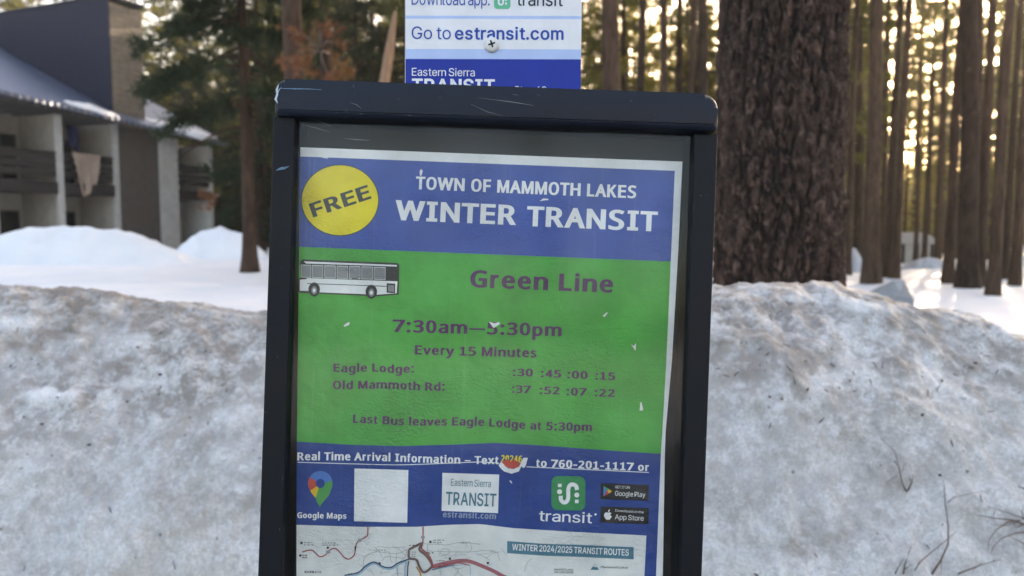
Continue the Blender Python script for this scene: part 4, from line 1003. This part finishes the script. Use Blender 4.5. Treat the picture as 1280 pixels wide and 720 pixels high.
# store badges
for (yy, k) in ((604, 0), (633.2, 1)):
    S.poly([(751, yy), (811, yy+2), (810.5, yy+22), (750.5, yy+20)], 'black', 3)
    if k == 0:
        a, b, c, d = C(679, 236), C(678, 291), C(722, 265), C(700, 262)
        S.poly([a, b, C(697, 263)], 'gblue', 4); S.poly([a, C(697, 263), C(708, 254)], 'ggrn', 4); S.poly([b, C(708, 276), C(697, 263)], 'gred', 4); S.poly([C(708, 254), c, C(708, 276), C(697, 263)], 'gyel', 4)
        S.text('GET IT ON', 769, 610.3, 787, 611, 3.2, 'white', 4, 0, INTER); S.text('Google Play', 768.5, 619.5, 806.5, 621.5, 6.0, 'white', 4, .0, INTER)
    else:
        ax, ay = C(702, 390)
        S.ell(ax-1.8, ay-.2, 3.2, 3.8, 'white', 4, 20); S.ell(ax+1.8, ay-.2, 3.2, 3.8, 'white', 4, 20); S.ell(ax-1.2, ay+2.2, 2.2, 3.0, 'white', 4, 16); S.ell(ax+1.2, ay+2.2, 2.2, 3.0, 'white', 4, 16)
        S.ell(ax+4.6, ay-.8, 1.5, 1.7, 'black', 5, 14); S.ell(ax+1.2, ay-6.0, .8, 1.9, 'white', 4, 12, .5)
        S.text('Download on the', 769, 639.5, 804.5, 641.7, 3.0, 'white', 4, 0, INTER); S.text('App Store', 768.5, 649, 804.5, 651, 6.2, 'white', 4, .0, INTER)
    S.build('store_badge', poster, MPI)
# route map
xm = edge([(660, 808.5), (720, 805.5), (920, 797)])
S.panel(y_m0, y_bot, XL, xm, 'paper', 2, 50, 40); 
S.panel(lambda x: y_m0(x)+.5, y_bot, xm, XRB, 'deep', 1, 4, 40)
Q = lambda X_, Y_: (370+X_/5.12, 650+Y_/5.12)
R2 = lambda X_, Y_: (600+X_/5.12, 650+Y_/5.12)
for pts in ([Q(430, 290), Q(440, 240), Q(510, 205), Q(640, 215), Q(710, 190)], [Q(510, 205), Q(525, 172), Q(600, 178), Q(700, 172)], [Q(550, 260), Q(580, 235), Q(690, 245)], [Q(645, 210), Q(640, 280), Q(650, 355)],
            [Q(840, 150), Q(842, 215)], [Q(900, 150), Q(960, 160), Q(1050, 145), Q(1180, 155)], [Q(915, 225), Q(940, 185), Q(985, 195), Q(960, 225), Q(920, 230)], [Q(845, 195), Q(890, 200), Q(1100, 205), Q(1210, 195), Q(1280, 210)],
            [Q(470, 310), Q(500, 355)], [Q(560, 310), Q(540, 340), Q(600, 330)], [Q(920, 320), Q(930, 360)], [Q(1000, 300), Q(1040, 320), Q(1010, 360)], [R2(60, 190), R2(110, 210), R2(125, 260)], [R2(330, 245), R2(300, 280), R2(285, 330)],
            [Q(430, 400), Q(600, 420), Q(800, 400), Q(900, 450)], [Q(300, 500), Q(500, 520), Q(700, 500)], [Q(900, 380), Q(950, 480), Q(1100, 520)]):
    S.line(pts, .55, 'street', 4)
S.line([Q(460, 40), Q(458, 95), Q(440, 112), Q(408, 128), Q(388, 150), Q(380, 185), Q(372, 225), Q(340, 250), Q(310, 240), Q(285, 212), Q(262, 188), Q(240, 182), Q(215, 195), Q(190, 222), Q(155, 235), Q(128, 215), Q(105, 195), Q(75, 195), Q(40, 205)], 1.3, 'red', 5)
S.line([Q(813, 42), Q(812, 150)], 1.4, 'red', 5, False)
S.line([Q(380, 170), Q(378, 195)], 1.6, 'dark', 6, False)
for q in ((408, 128), (205, 205), (812, 110)): S.ell(*Q(*q), 2.6, 2.2, 'street', 6, 14)
for q in ((35, 147), (203, 178), (28, 227), (860, 140), (535, 278), (985, 248), (1228, 275)): S.poly([Q(q[0]-7, q[1]-7), Q(q[0]+7, q[1]-7), Q(q[0]+7, q[1]+7), Q(q[0]-7, q[1]+7)], 'dark', 5)
S.line([Q(310, 355), Q(400, 335), Q(445, 295), Q(500, 270), Q(560, 300), Q(610, 303), Q(655, 275), Q(725, 250)], 1.7, 'navy', 5); S.line([Q(330, 362), Q(405, 345), Q(450, 305), Q(500, 280), Q(560, 310), Q(612, 313), Q(660, 285), Q(705, 268), Q(697, 310), Q(700, 420)], 1.8, 'cyan', 5)
S.line([Q(722, 262), Q(716, 300), Q(712, 380)], 1.6, 'navy', 5); S.line([Q(650, 300), Q(652, 400)], 1.0, 'cyan', 5)
S.line([Q(722, 190), Q(770, 165), Q(805, 150), Q(790, 190), Q(830, 225), Q(862, 270), Q(868, 300), Q(820, 335), Q(790, 300), Q(770, 255), Q(725, 243), Q(722, 190)], 3.0, 'tbrown', 5); S.line([Q(810, 155), Q(805, 185), Q(845, 220), Q(868, 262), Q(875, 300)], 1.6, 'red', 6)
S.line([Q(770, 300), Q(790, 330), Q(800, 360)], 1.8, 'orange', 6)
S.line([Q(870, 300), Q(940, 280), Q(1040, 262), Q(1110, 265), Q(1180, 290), Q(1260, 325), Q(1330, 362), Q(1420, 400)], 4.6, 'maroon', 5); S.line([Q(870, 308), Q(950, 292), Q(1040, 275), Q(1110, 290)], 1.2, 'red', 6); S.line([Q(870, 322), Q(950, 305), Q(1050, 288), Q(1110, 292), Q(1115, 350)], 1.0, 'cyan', 5); S.line([Q(872, 318), Q(960, 296), Q(1015, 287)], .9, 'navy', 6)
rq_ = random.Random(5)
for k in range(46):
    x_, y_ = rq_.choice([(rq_.uniform(430, 720), rq_.uniform(190, 420)), (rq_.uniform(880, 1330), rq_.uniform(150, 420)), (rq_.uniform(60, 1400), rq_.uniform(360, 900))]); P = [Q(x_, y_)]; a_ = rq_.uniform(0, 6.28)
    for q in range(rq_.randint(2, 4)): a_ += rq_.uniform(-.9, .9); x_ += 40*math.cos(a_); y_ += 26*math.sin(a_); P.append(Q(x_, max(y_, 150)))
    S.line(P, .45, 'street', 4)
# clusters of unreadable tiny map names as short strokes
rr_ = random.Random(12)
def strokes(x, y, n, ln_, rows, mat='dark', ang_=.04):
    for k in range(rows):
        xx = x
        for _ in range(n):
            l_ = ln_*rr_.uniform(.4, 1.0); S.line([Q(xx, y+k*14), Q(xx+l_, y+k*14+l_*ang_)], 1.1, mat, 5, False); xx += l_+rr_.uniform(4, 9)
strokes(50, 145, 3, 22, 2, 'grey'); strokes(168, 147, 5, 22, 2, 'grey'); strokes(40, 226, 2, 20, 2); strokes(525, 192, 3, 18, 1, 'grey'); strokes(878, 130, 3, 22, 2, 'grey', -.1); strokes(1060, 142, 3, 20, 1, 'street'); strokes(740, 205, 2, 18, 3, 'grey'); strokes(335, 345, 4, 18, 1, 'grey', -.4)
strokes(725, 165, 3, 22, 1, 'dark', -.4); strokes(900, 262, 3, 20, 1, 'grey', -.3); strokes(830, 205, 3, 16, 1, 'dark', .8)
S.text('M A M M O T H', *Q(55, 338), *Q(160, 340), 2.6, 'dark', 5, 0)
tb0 = edge([R2(175, 135), R2(400, 152), R2(640, 160), R2(984, 174)]); tb1 = edge([R2(172, 212), R2(400, 228), R2(640, 236), R2(982, 252)])
S.panel(tb0, tb1, lambda y: R2(174, 0)[0], lambda y: R2(983, 0)[0], 'teal', 4, 24, 3)
S.text('WINTER 2024/2025 TRANSIT ROUTES', *R2(205, 192), *R2(952, 228), 7.6, 'white', 6, .03, INTER)
S.poly([R2(706, 318), R2(735, 280), R2(762, 320)], 'teal', 4); S.poly([R2(722, 300), R2(735, 283), R2(748, 300), R2(740, 303), R2(733, 298)], 'paper', 5)
S.text('Mammoth Lakes', *R2(770, 307), *R2(948, 311), 2.7, 'dark', 5, .01, None, .3)
for k, t_ in enumerate(('MAMMOTH LAKES', 'WELCOME CENTER')): S.text(t_, *R2(475, 322+k*17), *R2(598, 325+k*17), 2.3, 'dark', 5, .01, INTER)
S.build('route_map', poster, MPI)
# torn and flaked spots showing white paper
S.poly([C(*q) for q in ((137, 130), (150, 112), (165, 124), (185, 146), (215, 150), (243, 137), (252, 118), (266, 92), (288, 92), (278, 130), (270, 144), (262, 142), (254, 136), (242, 162), (205, 174), (165, 162), (148, 146))], 'torn', 8)
S.poly([C(*q) for q in ((152, 112), (185, 98), (200, 112), (215, 100), (240, 114), (249, 122), (235, 142), (205, 149), (175, 138))], 'gred', 9)
for P_ in ([(611, 402), (618, 404), (624, 402.5), (625, 405), (617, 410)], [(429.5, 407), (433, 404), (437, 402.5), (436.5, 406), (431, 408.5)], [(753, 395), (759, 390), (759.5, 391.5), (756, 396)], [(788.5, 430), (792, 433), (795, 429), (794.5, 438.5)], [(800.5, 503), (802, 503), (804, 512.5), (799.5, 513.5)],
           [(524.5, 214), (526.5, 211), (528.5, 213.5), (527, 219), (525, 220)], [(674.5, 251.5), (679, 248), (685, 248.5), (686, 250), (680, 250.5)], [(584, 254.5), (587, 253.5), (590, 256), (585.5, 257)], [(636.5, 601), (638.5, 600.5), (640.5, 604), (639.5, 604.5)], [(402, 197), (405, 195.5), (408, 197), (411, 196.5), (409, 198.3)]):
    S.poly(P_, 'torn', 5)
S.build('torn_spots', poster, MPI)

# ------------------------------------------------------------------ blue and white bus stop sign behind the case
SD = .660
MS = frame(615, 1000, SD); MSI = MS.inverted()
stop = empty('bus_stop_sign'); stop.matrix_world = MS; tag(stop, 'white and blue bus stop sign plate fixed above the case', 'sign')
def sinkm(name, c, rough=.3):
    t = NT(name, rough, .25); v = t.coord(); f = t.noise(v, 40, 4)
    t.color(t.mix(t.ramp(f, [(.3, 0.0), (.7, 1.0)]), tuple(x*.93 for x in c), tuple(min(1, x*1.05) for x in c))); t.bump(t.noise(v, 300, 4, .6, .6), .25, .0012); return t.m
SK = dict(white=sinkm('sign_white', (.72, .74, .78)), pale=sinkm('sign_pale_blue', (.40, .53, .80)), blue=sinkm('sign_royal_blue', (.0006, .022, .29), .25), text=sinkm('sign_text_blue', (.008, .062, .36)), green=sinkm('sign_logo_green', (.09, .47, .28)), dark=sinkm('sign_dark_text', (.02, .03, .05)))
flat = lambda x, y: np.zeros(np.asarray(x).shape)
G_ = Sheet(SD-.0022, SK, flat)
pw = MB(); a0 = MSI @ (CM @ cam_pt(507, 60, SD)); a1 = MSI @ (CM @ cam_pt(726.5, 60, SD)); zlo = (MSI @ (CM @ cam_pt(615, 150, SD))).z; zhi = (MSI @ (CM @ cam_pt(615, -330, SD))).z
M_ALU = simple('aluminium_sheet', (.45, .46, .48), .4, .1)
a0s, a1s = a0.x-.0012, a1.x+.0012
# the plate hangs straighter than the case: built upright in its own small frame
PLc = [(506.5, -330), (728.5, -328), (725.5, 150), (506.5, 149)]
pts3 = [MSI @ (CM @ cam_pt(a, b, SD)) for a, b in PLc]
m = MB(); f_ = [m.bm.verts.new((p.x, p.y-.002, p.z)) for p in pts3]; b_ = [m.bm.verts.new((p.x, p.y+.0005, p.z)) for p in pts3]
m.bm.faces.new(f_); m.bm.faces.new(b_[::-1])
for i in range(4): m.bm.faces.new((f_[i], b_[i], b_[(i+1) % 4], f_[(i+1) % 4]))
plate = m.build('sign_plate', M_ALU, stop)
def band(y0, y1, mat, lift=0): G_.poly([(507, y0), (727.2-y0*.012, y0+.6), (727.2-y1*.012, y1+.6), (507, y1)], mat, lift)
band(-328, 19.5, 'white'); band(19.5, 23.4, 'pale'); band(23.4, 61.2, 'white'); band(61.2, 73.6, 'pale'); band(73.6, 148, 'blue')
G_.text('Download app:', 514.5, 5.8, 612, 6.8, 15, 'text', 2, .0, INTER)
P = []
x0q, y0q, x1q, y1q, rq = 617.5, -9.5, 638, 11, 4
for (ccx, ccy, a0_) in ((x1q-rq, y0q+rq, -90), (x1q-rq, y1q-rq, 0), (x0q+rq, y1q-rq, 90), (x0q+rq, y0q+rq, 180)):
    for k in range(6): a = math.radians(a0_+k*18); P.append((ccx+rq*math.cos(a), ccy+rq*math.sin(a)))
G_.poly(P, 'green', 2)
G_.line([(623.3, -1), (623.5, 4), (626, 6), (628.8, 4), (629, -2)], 2.2, 'white', 3); G_.ell(632.6, 0, 1.3, 1.3, 'white', 3, 14); G_.line([(632.6, 3), (632.6, 6)], 2.0, 'white', 3, False)
G_.text('transit', 646, 6.8, 703.5, 7.6, 16, 'dark', 2, .012, INTER)
G_.text('Go to', 514.5, 48.6, 563.5, 49, 15.5, 'text', 2, .0, INTER); G_.text('estransit.com', 568.5, 49, 704.5, 49.4, 15.0, 'text', 2, .035, INTER)
G_.text('Eastern Sierra', 514.8, 94.6, 593.5, 95.4, 9.8, 'white', 2, .0, INTER); G_.text('TRANSIT', 514.8, 114, 618.5, 115, 15.3, 'white', 2, .05, INTER); G_.text('Stop 40', 643, 116.5, 683, 117, 9, 'white', 2, .0, INTER)
G_.build('sign_face', stop, MSI)
# screw
M_STEEL = simple('zinc_screw', (.68, .69, .68), .35, .12, 200)
c = MSI @ (CM @ cam_pt(614.8, 57.5, SD)); m = MB(); r = 9.6/F*SD; n = 36; prof = [(r, -.0022), (r, -.0036), (r*.93, -.0046), (r*.7, -.0056), (r*.3, -.0061)]
rings = [[m.bm.verts.new((c.x+q*math.cos(2*math.pi*k/n), c.y+y_, c.z+q*math.sin(2*math.pi*k/n))) for k in range(n)] for q, y_ in prof]
for a, b in zip(rings, rings[1:]):
    for k in range(n): m.bm.faces.new((a[k], a[(k+1) % n], b[(k+1) % n], b[k]))
m.bm.faces.new(rings[-1]); scr = m.build('screw', M_STEEL, stop, True)
m = MB(); s_ = r*.46; t_ = r*.11; ca, sa = math.cos(.35), math.sin(.35)
for (ux, uz) in ((ca, sa), (-sa, ca)):
    vx, vz = -uz, ux; P = [(c.x+ux*i*s_+vx*j*t_, c.y-.0063, c.z+uz*i*s_+vz*j*t_) for i, j in ((-1, -1), (1, -1), (1, 1), (-1, 1))]
    if ux < 0: P = [(p[0], p[1]-.0001, p[2]) for p in P]
    m.bm.faces.new([m.bm.verts.new(p) for p in P])
m.build('cross_slot', M_RAILC, scr)
# post carrying plate and case, set in the ground
M_POST = simple('galvanised_post', (.30, .31, .32), .45, .15, 12)
p_ = CM @ cam_pt(615, 300, .70); post = MB(); hi_ = MSI @ (CM @ cam_pt(615, -300, .668)); lo_ = MSI @ (CM @ cam_pt(615, 300, .668))
kz = (lo_-hi_); end = hi_+kz*((hi_ - Vector((0, 0, -1.05))).z/(-kz.z))
post.box(hi_.x-.022, hi_.x+.022, hi_.y-.004, hi_.y+.04, -1.1, hi_.z); post.build('sign_post', M_POST, stop)

# ------------------------------------------------------------------ twigs and crumbs on the bank
def twig(label, px, py, branches, group=None):
    base = on_bank(px, py); t = MB(); view = (Vector((0, 0, CZ))-base).normalized()
    for pts, r0 in branches:
        P = []
        for i, (qx, qy, out) in enumerate(pts):
            P.append(on_bank(qx, qy) + view*out - base)
        t.tube(P, [r0*.56*(1-.75*i/max(1, len(P)-1)) for i in range(len(P))], 5)
    o = t.build('twig', M_TWIG); o.location = base; tag(o, label, 'twig', group); return o
U = lambda X_, Y_: (1080+X_/4, 540+Y_/4)
def br(pts, out=.012): return [(*U(a, b), -.004 if i == 0 else out+.004*i) for i, (a, b) in enumerate(pts)]
twig('short forked twig poking from the upper part of the bank', *U(215, 305), [(br([(215, 305), (190, 250), (178, 190), (155, 100), (90, 40)]), .0030), (br([(215, 300), (240, 250), (243, 215)]), .0034), (br([(180, 210), (130, 240), (105, 265)]), .0012), (br([(188, 205), (200, 170), (212, 140)]), .0012), (br([(235, 250), (225, 220)]), .002)])
twig('tall thin twig with a side shoot rising from the bottom of the bank', *U(335, 720), [(br([(335, 720), (385, 640), (420, 560), (420, 470), (405, 370), (402, 300), (396, 250)]), .0036), (br([(405, 362), (450, 330), (520, 315), (615, 298)]), .0015), (br([(388, 640), (385, 720)]), .0015)])
twig('curved twig leaning right across the tall thin one', *U(240, 715), [(br([(240, 715), (280, 650), (340, 600), (400, 550), (460, 500)]), .0026), (br([(372, 575), (370, 600)]), .0012)])
twig('pair of dry stalks at the bottom left of the twig cluster', *U(190, 720), [(br([(195, 720), (205, 660), (225, 600), (238, 570)]), .0028), (br([(150, 720), (180, 660), (205, 625)]), .002), (br([(200, 690), (240, 660)]), .0014)])
twig('low twig lying flat along the bottom edge of the bank', *U(450, 718), [(br([(450, 718), (530, 685), (600, 660), (680, 640)]), .0026), (br([(545, 688), (590, 655)]), .0016), (br([(640, 650), (665, 630)]), .0012), (br([(540, 680), (548, 700)]), .0012)])
bush = [(br([(830, 470), (740, 440), (660, 432), (560, 415)]), .0036), (br([(820, 440), (750, 415), (690, 395), (620, 372)]), .0018), (br([(790, 440), (720, 450), (660, 490), (628, 540), (622, 595)]), .0024), (br([(830, 500), (760, 505), (690, 530), (650, 570), (638, 605)]), .0024), (br([(770, 450), (700, 470), (630, 460)]), .0014),
        (br([(800, 440), (790, 400), (800, 370)]), .002), (br([(820, 570), (770, 540), (720, 520)]), .002), (br([(800, 460), (760, 480), (745, 450)]), .002), (br([(830, 420), (780, 400)]), .0016), (br([(650, 430), (655, 380)]), .0012)]
twig('bushy tangle of dry twigs at the right edge of the bank', *U(820, 460), bush)
M_CRUMB = simple('dark_bark_crumb', (.06, .045, .04), .9, .4, 60)
def crumb(px, py, s_, label, loc=None):
    m = MB(); bmesh.ops.create_icosphere(m.bm, subdivisions=2, radius=1)
    for v_ in m.bm.verts: v_.co = v_.co*(1+.35*float(fbm(np.array([v_.co.x*1.3+px]), np.array([v_.co.y*1.3+v_.co.z]), 3, 5)[0])); v_.co = Vector((v_.co.x, v_.co.y*.9, v_.co.z*.7))*s_
    o = m.build('bark_crumb', M_CRUMB, None, True); o.location = loc or on_bank(px, py); tag(o, label, 'crumb', 'dark crumbs on the snow')
for px, py, s_, lab in ((1175, 594, .0035, 'small round dark crumb above the tall thin twig'), (200, 468, .005, 'brown crumb on the left bank near the case'), (159, 502, .0035, 'tiny dark crumb low on the left bank'), (52, 530, .004, 'dark crumb at the far left of the bank'), (1219, 320+134, .004, 'tiny dark crumb high on the right bank')):
    crumb(px, py, s_, lab)
g = at(1213, 402, 8.5); gz = (1.6-ground_z(g.x, g.y))
Yc = 8.5
for _ in range(6):
    g = at(1213, 402, Yc); Yc *= (CZ-ground_z(g.x, g.y))/(CZ-g.z)
g = at(1213, 402, Yc); crumb(1213, 402, .05*Yc/8.5, 'dark lump lying on the sunlit snow in front of the nearest brown pine', Vector((g.x, g.y, ground_z(g.x, g.y)+.02)))
def litter():
    rs = np.random.RandomState(17); V, Fq = [], []; n = 0
    def bit(px, py, l_, w_):
        nonlocal n
        h = BVH.ray_cast(Vector((0, 0, CZ)), ray(px, py))
        if not h[0] or h[0].y > 3: return
        nn = h[1] if h[1].y < 0 else -h[1]; t = nn.cross(Vector(rs.normal(size=3))).normalized(); b = nn.cross(t); c = h[0]+nn*.0015
        V.extend([c-t*l_-b*w_, c+t*l_*.8-b*w_*.6, c+t*l_*1.1+b*w_*.4+nn*.001, c-t*l_*.7+b*w_+nn*.0008]); Fq.append((n, n+1, n+2, n+3)); n += 4
    for k in range(230):
        left = rs.uniform() < .5; px = rs.uniform(-40, 330) if left else rs.uniform(880, 1330)
        py = rs.uniform(365, 730) if rs.uniform() < .55 else rs.uniform(365, 500)
        if rs.uniform() < .3: bit(px, py, rs.uniform(.003, .009), .0004)
        else: e = .0005+.002*rs.uniform()**3; bit(px, py, e*rs.uniform(1, 2), e)
    me = np_mesh('litter', np.array([tuple(p) for p in V]), np.array(Fq)); s_ = link('litter', me, M_CRUMB).modifiers.new('t', 'SOLIDIFY'); s_.thickness = .0012
    tag(bpy.data.objects['litter'], 'bits of bark and dry needles strewn over the snow bank', 'litter', kind='stuff')
litter()
